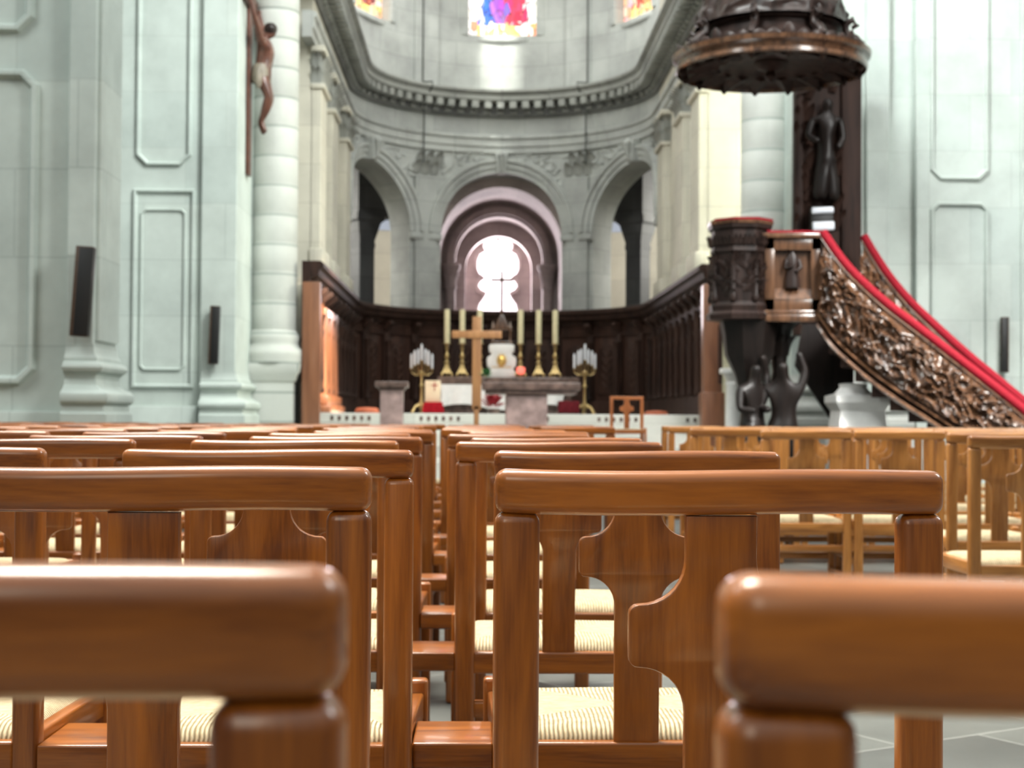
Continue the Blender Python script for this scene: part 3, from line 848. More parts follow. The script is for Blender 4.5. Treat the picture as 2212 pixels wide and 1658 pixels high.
def torus(o, z, r, n=6): return [(o + r * math.cos(-PI / 2 + PI * i / n), z + r + r * math.sin(-PI / 2 + PI * i / n)) for i in range(n + 1)]
BASEP = [(-0.02, 0.0), (0.15, 0.0), (0.15, 0.93), (0.12, 0.95), (0.12, 1.0)] + torus(0.10, 1.0, 0.065) + [(0.08, 1.14), (0.045, 1.17), (0.03, 1.22), (0.04, 1.26), (0.065, 1.27)] + torus(0.055, 1.275, 0.045) + [(0.04, 1.37), (0.04, 1.40), (0.012, 1.44), (0.004, 1.52), (-0.02, 1.52)]
OLDP = [(-0.02, 0.0), (0.20, 0.0), (0.20, 0.98), (0.17, 1.0), (0.17, 1.05), (0.19, 1.10), (0.18, 1.17), (0.12, 1.22), (0.08, 1.26), (0.10, 1.32), (0.13, 1.36), (0.10, 1.41), (0.03, 1.50), (-0.02, 1.50)]
def px_x(px, Y): return onY(px, 860, Y).x
def px_z(py, px, Y): return onY(px, py, Y).z

Y1, Y2 = 12.96, 20.5
# near left pier
m = MB(); m.box((-9, Y1 + 0.10, 0), (-3.91, Y1 + 0.83, 14)); m.box((-3.93, Y1, 0), (-XN, Y1 + 0.83, 14), 0.012, 2)
struct(m.build('wall_left_near', ST_PIER, smooth=0), 'pale limestone pier with panels, nearest on the left')
m = MB(); m.sweep([(-3.93, Y1), (-XN, Y1), (-XN, Y1 + 0.83)], BASEP); struct(m.build('baseboard_left_near', ST_PIER, smooth=30), 'moulded base of the nearest left pier')
m = MB(); m.box((-9, Y1 + 0.03, 0), (-3.95, Y1 + 0.12, 0.95), 0.02, 2)
YF = Y1 + 0.10
frame_ring(m, canted(-5.6, px_z(832, 40, YF), px_x(78, YF), px_z(150, 60, YF), 0.13), YF, 0.09, 0.06)
frame_ring(m, canted(-5.6, px_z(72, 40, YF), px_x(66, YF), 9.0, 0.13), YF, 0.09, 0.06)
struct(m.build('trim_12', ST_PIER, smooth=30), 'raised panel mouldings on the nearest left pier')
m = MB()
for k in range(7):
    yy = Y1 + 0.10 + k * 0.105; m.lathe([(0.035, 1.55), (0.035, 13.5)], (-XN + 0.012, yy, 0), 10)
struct(m.build('trim_13', ST_PIER, smooth=30), 'fluting on the nearest left pier')
# far left pier
m = MB(); m.box((-9, Y2 + 0.08, 0), (-4.15, 22.0, 14)); m.box((-4.17, Y2, 0), (-XN, 22.0, 14), 0.012, 2)
struct(m.build('wall_left_far', ST_PIER, smooth=0), 'pale limestone pier carrying the crucifix')
m = MB(); m.sweep([(-4.15, Y2), (-XN, Y2), (-XN, 21.9)], BASEP); struct(m.build('baseboard_left_far', ST_PIER, smooth=30), 'moulded base of the far left pier')
m = MB(); YF = Y2 + 0.08
xa, xb = px_x(283, YF), px_x(418, YF)
m.box((-9, YF - 0.1, 0), (-4.2, YF + 0.02, 1.05), 0.02, 2)
frame_ring(m, canted(xa, px_z(838, 350, YF), xb, px_z(408, 350, YF), 0.001, False, False), YF, 0.06, 0.045)
frame_ring(m, canted(xa + 0.1, px_z(800, 350, YF), xb - 0.12, px_z(450, 350, YF), 0.06), YF, 0.04, 0.03)
frame_ring(m, canted(px_x(288, YF), px_z(358, 350, YF), px_x(408, YF), 8.2, 0.14), YF, 0.06, 0.045)
struct(m.build('trim_14', ST_PIER, smooth=30), 'raised panel mouldings on the far left pier')

# right side: wall facing the nave behind the pulpit
Y3 = 20.4
m = MB(); m.box((XN, Y3, 0), (11, 22.0, 14))
xs = [px_x(p, Y3) for p in (1868, 1918, 1956, 1972)]
m.box((xs[0], Y3 - 0.10, 0), (xs[1], Y3, 14), 0.01, 1); m.box((xs[3], Y3 - 0.16, 0), (11, Y3, 14), 0.01, 1)
struct(m.build('wall_right', ST_PIER, smooth=0), 'bright limestone wall with panels behind the pulpit stair')
m = MB(); YF = Y3 - 0.16
x0, x1 = px_x(2008, YF), px_x(2136, YF)
frame_ring(m, canted(x0, px_z(390, 2070, YF), x1, 8.3, 0.13), YF, 0.07, 0.05)
frame_ring(m, canted(x0, px_z(850, 2070, YF), x1, px_z(436, 2070, YF), 0.10), YF, 0.07, 0.05)
x2 = px_x(2204, YF)
m.box((x2, YF - 0.05, 0), (x2 + 0.5, YF, 14), 0.01, 1)
struct(m.build('trim_15', ST_PIER, smooth=30), 'raised panel mouldings on the right wall')
m = MB(); m.sweep([(XN, 21.9), (XN, Y3), (xs[3] - 0.02, Y3)], BASEP)
struct(m.build('baseboard_right', ST_SIDE, smooth=30), 'moulded base of the right pier')
m = MB(); m.box((3.5, 24.4, 0), (12, 24.7, 12)); struct(m.build('wall_transept_right', ST_CREAM, smooth=0), 'sunlit transept wall behind the right column')
m = MB(); m.box((-12, 24.4, 0), (-3.71, 24.7, 12)); struct(m.build('wall_transept_left', ST_SIDE, smooth=0), 'shaded wall behind the left column')

# round columns at the choir opening
def round_column(nm, x, y, r, zped, pw, lab):
    m = MB(); prof = []
    z = zped + 0.5
    prof = [(r * 1.38, zped), (r * 1.38, zped + 0.07), (r * 1.42, zped + 0.12), (r * 1.36, zped + 0.19), (r * 1.2, zped + 0.22), (r * 1.13, zped + 0.29), (r * 1.2, zped + 0.34), (r * 1.14, zped + 0.40), (r * 1.02, zped + 0.46)]
    zz = zped + 0.47
    while zz < 12.5:
        prof += [(r * 0.985, zz), (r, zz + 0.014), (r, zz + 0.40), (r * 0.985, zz + 0.414)]; zz += 0.415
    m.lathe(prof, (x, y, 0), 40)
    def cuv(c, n): return (math.atan2(c.x - x, c.y - y) * r, c.z)
    o = struct(m.build(nm, ST_SIDE, smooth=50, uvfn=cuv), lab)
    b = MB(); h = pw
    b.sweep([(x - h, y - h), (x + h, y - h), (x + h, y + h), (x - h, y + h)], [(-h, 0), (0.06, 0), (0.06, 0.5), (0.0, 0.56), (0.0, zped - 0.28), (0.03, zped - 0.25), (0.05, zped - 0.18), (0.09, zped - 0.12), (0.10, zped - 0.03), (0.10, zped), (-h, zped)], closed=True)
    b.build('pedestal', ST_SIDE, o, 30)
    return o
pL = W(600, 800, 22.9)
round_column('column_left', -3.41, 22.1, 0.33, 1.68, 0.32, 'round column of drums right of the crucifix pier')
pR = W(1664, 700, 20.7)
round_column('column_right', 3.50, 21.2, 0.34, 1.68, 0.30, 'round column of drums behind the pulpit')
m = MB(); m.box((-4.3, 22.8, 0), (-3.66, 24.4, 13)); m.sweep([(-3.66, 22.81), (-3.66, 23.4)], [(-.05, 1.30), (0.10, 1.30), (0.10, 1.36), (0.22, 1.46), (0.22, 1.56), (-.05, 1.60)])
struct(m.build('wall_respond_left', ST_SIDE, smooth=0), 'shaded respond behind the left column')

# ================================================================== CHOIR STALLS
HS = 2.97
spath = upath(HS, 22.0, 29.3, 40)
ZT = 3.15
stall = empty('choir_stall_panelling', (0, 25, 0), label='dark carved oak choir panelling curving round behind the altar', cat='panelling')
OFF = Vector((0, -25, 0))
def sbuild(m, name, mat, parent=None, smooth=30):
    bmesh.ops.translate(m.bm, verts=m.bm.verts[:], vec=OFF)
    return m.build(name, mat, parent or stall, smooth)
warmpath = [p for p in spath if p[0] < 0 and p[1] < 29.4][:2]
m = MB(); m.sweep(spath, [(0, 0.30), (0, 2.62), (-0.02, 2.66), (-0.03, 2.66), (-0.03, 0.30)]); sbuild(m, 'back_panel', STALLW)
m = MB(); m.sweep(spath, [(-0.03, 2.60), (0.04, 2.60), (0.05, 2.76), (0.02, 2.78), (0.02, 2.84), (-0.03, 2.86)]); sbuild(m, 'frieze', STALLW)
m = MB(); m.sweep(spath, [(-0.03, 2.84), (0.05, 2.84), (0.08, 2.90), (0.20, 2.95), (0.22, 3.03), (0.28, 3.06), (0.28, 3.12), (0.24, 3.15), (-0.03, 3.15)]); sbuild(m, 'cornice', DARKW)
m = MB(); m.sweep(spath, [(-0.01, 0.30), (0.10, 0.30), (0.10, 1.22), (0.07, 1.28), (-0.01, 1.28)]); sbuild(m, 'plinth', DARKW)
# dividers: slender turned shafts with consoles, and carved panels between them
def along(path, gap):
    out = []; acc = gap * 0.5
    for a, b in zip(path, path[1:]):
        a = Vector(a); b = Vector(b); L_ = (b - a).length; t = (b - a).normalized()
        while acc < L_: out.append((a + t * acc, t)); acc += gap
        acc -= L_
    return out
fine = upath(HS, 22.0, 29.3, 120)
for q, (p, t) in enumerate(along(fine, 0.80)):
    nrm = Vector((t.y, -t.x)); M = Matrix.Translation((p.x, p.y, 0)) @ Matrix.Rotation(math.atan2(t.y, t.x), 4, 'Z')
    m = MB()
    m.box((-0.07, -0.09, 1.25), (0.07, 0.0, 2.62), 0.015, 2, M)
    m.lathe([(0.05, 1.28), (0.065, 1.32), (0.04, 1.38), (0.052, 1.5), (0.035, 2.1), (0.055, 2.2), (0.035, 2.26), (0.06, 2.4), (0.08, 2.46)], (0, -0.13, 0), 12, M=M)
    m.prism([(-0.0, 2.62), (-0.24, 2.80), (-0.22, 2.86), (0.0, 2.86)], 0, -0.06, 0.06, 0.01, M)
    sbuild(m, 'divider', DARKW, None, 40)
for q, (p, t) in enumerate(along(fine, 0.80)):
    M = Matrix.Translation((p.x, p.y, 0)) @ Matrix.Rotation(math.atan2(t.y, t.x), 4, 'Z') @ Matrix.Translation((0.40, 0, 0))
    m = MB()
    arch = [(-0.24, 1.42), (0.24, 1.42), (0.24, 2.2)] + [(0.24 * math.cos(PI * i / 10), 2.2 + 0.24 * math.sin(PI * i / 10)) for i in range(1, 10)] + [(-0.24, 2.2)]
    m.prism(arch, 1, -0.05, 0.02, 0.015, M)
    for k in range(5):
        z = 1.55 + 0.16 * k
        for e in (-1, 1): m.leaf(M @ Vector((e * 0.03, -0.05, z)), M.to_3x3() @ Vector((0, -1, 0)), M.to_3x3() @ Vector((e * 0.6, 0, 0.8)), 0.17, 0.07, 0.4)
    sbuild(m, 'carved_panel', STALLW, None, 40)
# tall end pilaster of the left stalls and its newel foot
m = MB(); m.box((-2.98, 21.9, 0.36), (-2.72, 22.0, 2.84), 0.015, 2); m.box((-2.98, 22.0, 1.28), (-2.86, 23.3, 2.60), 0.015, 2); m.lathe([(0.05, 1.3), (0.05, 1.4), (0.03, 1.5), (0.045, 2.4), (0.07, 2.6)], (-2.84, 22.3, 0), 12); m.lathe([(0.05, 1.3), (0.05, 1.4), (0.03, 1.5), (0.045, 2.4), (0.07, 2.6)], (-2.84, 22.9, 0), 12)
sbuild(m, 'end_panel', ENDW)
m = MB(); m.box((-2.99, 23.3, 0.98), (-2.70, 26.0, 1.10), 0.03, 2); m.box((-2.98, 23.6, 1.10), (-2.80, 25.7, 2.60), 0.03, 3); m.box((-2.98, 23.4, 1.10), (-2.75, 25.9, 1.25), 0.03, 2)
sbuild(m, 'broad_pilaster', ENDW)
pE = W(1557, 820, 20.8)
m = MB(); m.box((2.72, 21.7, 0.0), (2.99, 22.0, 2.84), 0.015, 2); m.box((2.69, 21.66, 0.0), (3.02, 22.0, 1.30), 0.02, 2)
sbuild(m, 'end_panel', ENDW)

# ================================================================== ALTARS AND FURNISHINGS
def top_px(px, py, d): return W(px, py, d).z
# forward altar
d = 19.6
aL, aR = W(1041, 826, d), W(1250, 826, d); zt = aL.z
al = empty('stone_altar', ((aL.x + aR.x) / 2, aL.y, ZL), label='rosy marble altar table on a thick block, in front of the white step', cat='altar')
hw = (aR.x - aL.x) / 2; hz = zt - ZL
m = MB(); m.box((-hw, -0.40, hz - 0.10), (hw, 0.40, hz), 0.012, 3); m.box((-hw + 0.04, -0.37, hz - 0.15), (hw - 0.04, 0.37, hz - 0.1), 0.01, 2); m.build('mensa_slab', MARBLE_D, al)
m = MB(); x0 = W(1092, 880, d).x - al.location.x; x1 = W(1180, 880, d).x - al.location.x
m.box((x0, -0.32, 0), (x1, 0.34, hz - 0.15), 0.015, 3); m.box((x0 - 0.05, -0.36, 0), (x1 + 0.05, 0.38, 0.12), 0.015, 2); m.build('pedestal_block', MARBLE, al)
# ambo
d = 19.8
p = W(847, 824, d); am = empty('stone_ambo', (p.x, p.y, ZL), label='dark stone reading desk on a marble block, left of the altar', cat='lectern')
hz = p.z - ZL
m = MB(); m.box((-0.21, -0.20, hz - 0.075), (0.21, 0.22, hz), 0.012, 3); m.box((-0.17, -0.16, hz - 0.11), (0.17, 0.18, hz - 0.07), 0.01, 2); m.build('desk_top', MARBLE_D, am)
m = MB(); m.box((-0.145, -0.14, 0), (0.145, 0.15, hz - 0.10), 0.012, 3); m.box((-0.19, -0.18, 0), (0.19, 0.19, 0.1), 0.012, 2); m.build('shaft_block', MARBLE, am)
# plain wooden cross on a stand
d = 20.6
p = W(1029, 915, d); pt = W(1029, 683, d)
cr = empty('wooden_cross', (p.x, p.y, ZL), label='plain orange wooden cross standing behind the altar table', cat='cross')
zt = pt.z - ZL; k = d / F
m = MB(); m.box((-0.062, -0.02, zt - 1.25), (0.062, 0.02, zt), 0.006, 2); m.box((-0.035, -0.02, 0.10), (0.035, 0.02, zt - 1.2), 0.006, 2); m.build('upright', CROSSW, cr)
xl = W(976, 720, d).x - p.x; xr = W(1084, 720, d).x - p.x; zb = W(1029, 722, d).z - ZL
m = MB(); m.box((xl, -0.032, zb - 0.05), (xr, 0.002, zb + 0.05), 0.006, 2); m.build('crossbar', CROSSW, cr)
m = MB(); m.box((-0.2, -0.05, 0), (0.2, 0.05, 0.06), 0.01, 2); m.box((-0.05, -0.2, 0), (0.05, 0.2, 0.06), 0.01, 2); m.lathe([(0.07, 0.05), (0.06, 0.12), (0.045, 0.3)], (0, 0, 0), 16); m.build('foot', CROSSW, cr)
# high altar
d = 27.0
p0 = W(946, 816, d); p1 = W(1248, 816, d); hx = (p0.x + p1.x) / 2; hw = (p1.x - p0.x) / 2; ZA = W(1100, 815, d).z
ha = empty('high_altar', (hx, p0.y, ZU), label='brown marble high altar hung with a white cloth, against the choir panelling', cat='altar')
hz = ZA - ZU
m = MB(); m.box((-hw, -0.42, hz - 0.13), (hw, 0.45, hz), 0.015, 2); m.box((-hw + 0.05, -0.38, hz - 0.18), (hw - 0.05, 0.4, hz - 0.12), 0.01, 2); m.build('altar_shelf', MARBLE_D, ha)
m = MB(); m.box((-hw + 0.12, -0.30, 0), (hw - 0.12, 0.4, hz - 0.17), 0.01, 2); m.box((-hw, -0.36, 0), (hw, 0.42, 0.07), 0.01, 2); m.build('altar_block', MARBLE_D, ha)
def clothf(dy):
    xa, xb = W(952, 850, d).x - hx, W(1214, 850, d).x - hx
    def g(u, v):
        x = xa + (xb - xa) * u
        z = hz - 0.135 - (hz - 0.26 - 0.05 * math.sin(u * 9)) * v
        return (x + 0.02 * math.sin(v * 3 + u * 20), -0.43 - dy - 0.035 * v * (1 + math.sin(u * 42 + v)), z)
    return g
m = MB(); m.slab(clothf(0.0), clothf(0.012), 60, 10); m.build('altar_cloth', CLOTHW, ha, 60)
# candlesticks with candles on the shelf
CPX = [965, 998, 1036, 1124, 1163, 1199]
CN = ['at the left end', 'second from the left', 'just left of the tabernacle', 'just right of the tabernacle', 'second from the right', 'at the right end']
kpx = d / F
cs_first = None; cd_first = None
for i, px in enumerate(CPX):
    b = W(px, 815, d); zc = W(px, 741, d).z; zt = W(px, 668, d).z
    H = zc - ZA
    if cs_first is None:
        t = empty('altar_candlestick')
        m = MB(); m.lathe([(0.02, 0.06), (0.10, 0.07), (0.085, 0.10), (0.05, 0.17), (0.034, 0.24)], (0, 0, 0), 3, a0=PI / 2)
        for a in range(3):
            an = PI / 2 + a * 2 * PI / 3
            m.lathe([(0.005, 0), (0.03, 0.012), (0.034, 0.035), (0.02, 0.07), (0.01, 0.075)], (0.1 * math.cos(an), 0.1 * math.sin(an), 0), 10)
        m.build('tripod_base', BRASS, t)
        m = MB(); m.lathe([(0.030, 0.235), (0.055, 0.26), (0.03, 0.285), (0.022, 0.31), (0.045, 0.34), (0.052, 0.37), (0.03, 0.42), (0.02, 0.46), (0.026, 0.50), (0.042, 0.52), (0.02, 0.54), (0.03, 0.56), (0.03, H - 0.028)], (0, 0, 0), 18); m.build('stem', BRASS, t)
        m = MB(); m.lathe([(0.02, H - 0.03), (0.07, H - 0.012), (0.072, H), (0.03, H - 0.004)], (0, 0, 0), 20); m.build('drip_pan', BRASS, t)
        cs_first = t; o = t; Hc = H
    else: o = copy_tree(cs_first)
    o.location = (b.x, b.y, ZA); tag(o, f'brass altar candlestick {CN[i]} of the high altar', 'candlestick', 'candlesticks on the high altar')
    if cd_first is None:
        m = MB(); m.lathe([(0.049, -0.004), (0.050, 0.0), (0.050, zt - zc - 0.03), (0.044, zt - zc), (0.012, zt - zc - 0.004)], (0, 0, 0), 18)
        m.tube([(0, 0, zt - zc - 0.01), (0.003, 0, zt - zc + 0.012)], 0.003, 6); c = m.build('altar_candle', WAX); cd_first = c
    else: c = cd_first.copy(); COL.objects.link(c)
    c.location = (b.x, b.y, ZA + Hc); tag(c, f'tall cream candle {CN[i]} of the high altar', 'candle', 'candles on the high altar')
# tabernacle and its canopy with a cross
p = W(1083, 818, d); k = kpx
tb = empty('tabernacle', (p.x, p.y + 0.1, ZA), label='white tabernacle with a gilded emblem, in the middle of the high altar', cat='tabernacle')
m = MB(); zs = lambda py: (818 - py) * k
pr = [(30, 818), (30, 806), (27, 803), (26, 798), (31, 794), (32, 780), (30, 774), (23, 770), (22, 766), (27, 763), (28, 750), (24, 747), (14, 746)]
full = [(x * k, zs(y)) for x, y in pr]; poly = full + [(-x, z) for x, z in reversed(full)]
m.prism(poly, 1, -0.20, 0.20, 0.02); case = m.build('case', WHITEM, tb, 40)
m = MB(); cz = zs(782); m.lathe([(0.02, -0.01), (0.10, 0), (0.08, 0.02), (0.01, 0.03)], (0, 0, 0), 16, sx=0.8, M=Matrix.Translation((0, -0.20, cz)) @ Matrix.Rotation(PI / 2, 4, 'X'))
for q in range(12):
    a = 2 * PI * q / 12; m.tube([(0.06 * math.cos(a), -0.21, cz + 0.08 * math.sin(a)), (0.11 * math.cos(a), -0.205, cz + 0.14 * math.sin(a))], [0.014, 0.004], 6)
m.box((-0.17, -0.205, zs(797)), (0.17, -0.19, zs(795))); m.build('emblem', GOLD, case, 40)
zt_ = zs(746)
sp = empty('exposition_canopy', (p.x, p.y + 0.1, ZA + zt_), label='brown pinnacled canopy with a tall cross, on top of the tabernacle', cat='canopy')
m = MB(); H = (746 - 683) * k
m.box((-0.19, -0.14, 0), (0.19, 0.14, 0.05), 0.01, 2)
for e in (-1, 1):
    for f_ in (-1, 1): m.lathe([(0.03, 0.04), (0.018, 0.07), (0.018, H * 0.5), (0.035, H * 0.53), (0.012, H * 0.75), (0.002, H * 0.8)], (e * 0.15, f_ * 0.1, 0), 10)
m.build('colonnettes', CARVEW, sp)
m = MB(); m.prism([(-0.2, H * 0.48), (0.2, H * 0.48), (0.12, H * 0.62), (0.07, H * 0.85), (0.03, H), (-0.03, H), (-0.07, H * 0.85), (-0.12, H * 0.62)], 1, -0.12, 0.12, 0.012); m.build('gable', CARVEW, sp)
m = MB(); Hc = (683 - 588) * k; zb = H - 0.01
m.box((-0.026, -0.02, zb), (0.026, 0.02, zb + Hc), 0.006, 2); za = H + (683 - 606) * k
m.box((-22 * k, -0.022, za - 0.026), (22 * k, 0.018, za + 0.026), 0.006, 2)
for x, z in ((-22 * k, za), (22 * k, za), (0, zb + Hc)): m.lathe([(0.002, -0.03), (0.03, 0), (0.002, 0.03)], (x, 0, z), 8)
m.build('cross', CARVEW, sp)
# red sanctuary lamp on the shelf, green plant on the altar, poinsettias on the step
p = W(1125, 800, 26.72)
rl = empty('sanctuary_lamp', (p.x, p.y, ZA), label='glowing red glass lamp in front of the candlestick right of the tabernacle', cat='lamp')
m = MB(); m.lathe([(0.05, 0), (0.05, 0.012), (0.02, 0.03), (0.035, 0.05)], (0, 0, 0), 16); m.build('lamp_foot', BRASS, rl)
m = MB(); m.lathe([(0.035, 0.045), (0.07, 0.075), (0.078, 0.12), (0.07, 0.17), (0.055, 0.175)], (0, 0, 0), 18); m.build('lamp_glass', REDLAMP, rl)
def bush(name, loc, r, h, mat, n, lab, cat, pot=MARBLE_D, leafl=0.12):
    t = empty(name, loc, label=lab, cat=cat)
    m = MB(); m.lathe([(r * 0.35, 0), (r * 0.5, h * 0.3), (r * 0.55, h * 0.32), (r * 0.3, h * 0.3)], (0, 0, 0), 14); m.build('pot', pot, t)
    m = MB(); rr = random.Random(sum(map(ord, name)))
    for k in range(n):
        a = rr.uniform(0, 2 * PI); e = rr.uniform(-0.1, 1.3); dr = Vector((math.cos(a) * math.cos(e), math.sin(a) * math.cos(e), math.sin(e)))
        m.leaf(Vector((0, 0, h * 0.35)) + Vector((dr.x * r * 0.4, dr.y * r * 0.4, max(0, dr.z) * h * 0.35)), Vector((dr.x, dr.y, 0.2)), dr + Vector((0, 0, 0.25)), leafl, leafl * 0.5, 0.6, 5, 0.004)
    m.build('leaves' if mat is LEAFM else 'flowers', mat, t, 60)
    return t
p = W(1040, 826, 19.5); bush('potted_plant', (W(1046, 826, 19.45).x + 0.03, 19.3, al.location.z + (W(1041, 826, 19.6).z - ZL)), 0.085, 0.15, LEAFM, 40, 'small green plant on the left end of the altar table', 'plant', leafl=0.07)
p = W(1066, 890, 22.75); bush('poinsettia', (p.x, p.y, ZU), 0.2, 0.24, PETALM, 70, 'red poinsettia on the white step left of the altar block', 'flowers', leafl=0.14)
# standing candelabra with glass candles
def candelabrum(px, d, lab):
    p = W(px, 890, d); zt = W(px, 742, d).z - ZU; zc = W(px, 800, d).z - ZU
    t = empty('standing_candelabrum', (p.x, p.y, ZU), label=lab, cat='candelabrum', group='candelabra beside the high altar')
    m = MB()
    for a in range(3):
        an = PI / 2 + a * 2 * PI / 3; c, s_ = math.cos(an), math.sin(an)
        m.tube([(0.03 * c, 0.03 * s_, 0.16), (0.12 * c, 0.12 * s_, 0.12), (0.17 * c, 0.17 * s_, 0.035)], [0.03, 0.022, 0.03], 8); m.lathe([(0.02, 0), (0.035, 0.02), (0.02, 0.05)], (0.17 * c, 0.17 * s_, 0), 8)
    m.build('tripod_foot', BRASS, t)
    m = MB(); m.lathe([(0.04, 0.1), (0.05, 0.16), (0.025, 0.22), (0.02, 0.45), (0.045, 0.48), (0.02, 0.52), (0.02, zc - 0.06), (0.05, zc - 0.03), (0.02, zc)], (0, 0, 0), 14); m.build('stem', BRASS, t)
    m = MB(); pts = []
    for q, (x, z) in enumerate(((-0.175, 0.02), (-0.115, 0.07), (-0.06, 0.10), (0, 0.16), (0.06, 0.10), (0.115, 0.07), (0.175, 0.02))):
        y = 0.05 * (-1) ** q if q != 3 else 0
        m.tube([(0, 0, zc - 0.06), (x * 0.6, y * 0.6, zc - 0.08), (x, y, zc - 0.03), (x, y, zc + z)], 0.009, 8); m.lathe([(0.008, 0), (0.03, 0.01), (0.03, 0.018), (0.008, 0.012)], (x, y, zc + z), 10); pts.append((x, y, zc + z + 0.012))
    br_ = m.build('branches', BRASS, t)
    for x, y, z in pts:
        c = MB(); top = zt if abs(x) < 0.01 else z + 0.26
        c.lathe([(0.019, 0), (0.021, 0.02), (0.021, top - z - 0.05), (0.012, top - z - 0.01), (0.003, top - z)], (x, y, z), 10); c.build('glass_candle', GLASSW, br_)
candelabrum(910, 26.0, 'brass candelabrum with pale glass candles, left of the high altar')
candelabrum(1263, 26.0, 'brass candelabrum with pale glass candles, right of the high altar')
# picture board on a red cloth stand, dark red stand on the right
p = W(936, 893, 24.6)
rs = empty('draped_stand', (p.x, p.y, ZU), label='small stand draped in bright red cloth, under the cream picture board', cat='stand')
zr = W(936, 868, 24.6).z - ZU
m = MB(); m.prism([(-0.15, 0.0), (0.16, 0.0), (0.14, zr), (-0.13, zr)], 1, -0.14, 0.14, 0.03)
for q in range(7): m.tube([(-0.14 + q * 0.047, -0.14, zr - 0.02), (-0.15 + q * 0.05, -0.16, 0.02)], [0.012, 0.024], 8)
m.build('cloth', REDCLOTH, rs, 50)
pb = empty('picture_board', (p.x - 0.01, p.y - 0.02, ZU + zr), label='cream picture board with a red cross mark, leaning on the red stand', cat='picture')
hp = W(936, 821, 24.6).z - ZU - zr
M = Matrix.Rotation(-0.10, 4, 'X')
m = MB(); m.box((-0.125, -0.012, 0.0), (0.125, 0.012, hp), 0.005, 2, M); m.build('board', CREAMP, pb)
m = MB(); m.box((0.02, -0.018, hp * 0.5), (0.035, -0.012, hp * 0.95), 0, 1, M); m.box((-0.02, -0.018, hp * 0.74), (0.075, -0.012, hp * 0.79), 0, 1, M); m.build('red_mark', REDCLOTH, pb, 0)
p = W(1228, 893, 24.8)
ds = empty('draped_stool', (p.x, p.y, ZU), label='low stool under dark red cloth, right of the altar table', cat='stool')
m = MB(); m.box((-0.17, -0.17, 0.02), (0.17, 0.17, 0.22), 0.03, 3); m.build('cloth', DARKRED, ds)
m = MB()
for e in (-1, 1):
    for f_ in (-1, 1): m.box((e * 0.13 - 0.02, f_ * 0.13 - 0.02, 0), (e * 0.13 + 0.02, f_ * 0.13 + 0.02, 0.05))
m.build('legs', DARKW, ds)
# sanctuary chairs
def sanct(px, py, d, z, lab, rz=PI, proto=PC):
    zt = W(px, py, d); o = copy_tree(proto); o.location = (zt.x, zt.y, z); o.rotation_euler = (0, 0, rz); tag(o, lab, 'chair', 'chairs of the sanctuary'); return o
OX = wood('reddish_beech_along_x', 0, (0.34, 0.10, 0.03), (0.55, 0.19, 0.06)); OZ = wood('reddish_beech_along_z', 2, (0.34, 0.10, 0.03), (0.55, 0.19, 0.06)); OY = wood('reddish_beech_along_y', 1, (0.34, 0.10, 0.03), (0.55, 0.19, 0.06))
PD = make_chair(OX, OY, OZ, True, False, 0.0)
q = W(1354, 860, 21.0); PD.location = (q.x, q.y, ZL); PD.rotation_euler = (0, 0, PI); tag(PD, 'reddish wooden chair standing alone on the sanctuary floor, right of the altar', 'chair', 'chairs of the sanctuary')
def stool(px, py, d, z, lab):
    p = W(px, py, d); t = empty('upholstered_stool', (p.x, p.y, z), label=lab, cat='stool', group='upholstered stools before the choir stalls'); H = p.z - z
    m = MB(); m.lathe([(0.14, H - 0.13), (0.18, H - 0.11), (0.185, H - 0.05), (0.15, H - 0.01), (0.02, H)], (0, 0, 0), 20); m.build('cushion', TERRA, t)
    m = MB()
    for a in range(4): c, s_ = math.cos(a * PI / 2 + .7), math.sin(a * PI / 2 + .7); m.tube([(0.15 * c, 0.15 * s_, 0), (0.12 * c, 0.12 * s_, H - 0.12)], [0.015, 0.02], 8)
    m.build('legs', DARKW, t)
stool(793, 879, 23.4, ZU, 'round orange stool on the choir step, near the left stalls')
stool(1418, 886, 23.4, ZU, 'round orange stool on the choir step, right of the lone reddish chair')

# white stone stand by the stalls
d = 19.4
p = W(1583, 900, d)
ws = empty('stone_stand', (p.x, p.y, 0), label='slender white stone column stand, left of the pulpit foot', cat='stand')
z1, z2, z3 = W(1583, 770, d).z, W(1583, 795, d).z, W(1583, 806, d).z
m = MB(); m.lathe([(0.20, 0), (0.20, 0.08), (0.15, 0.12), (0.16, 0.2), (0.11, 0.26), (0.085, z3 - 0.16), (0.10, z3 - 0.13), (0.085, z3 - 0.10), (0.13, z3)], (0, 0, 0), 24); m.build('shaft', WHITEM, ws)
m = MB(); m.box((-0.15, -0.15, z3 - 0.005), (0.15, 0.15, z2), 0.012, 2); m.build('abacus', WHITEM, ws)
m = MB(); m.box((-0.02, -0.11, z2), (0.14, 0.11, z1), 0.015, 2); m.build('block', WHITEM, ws)

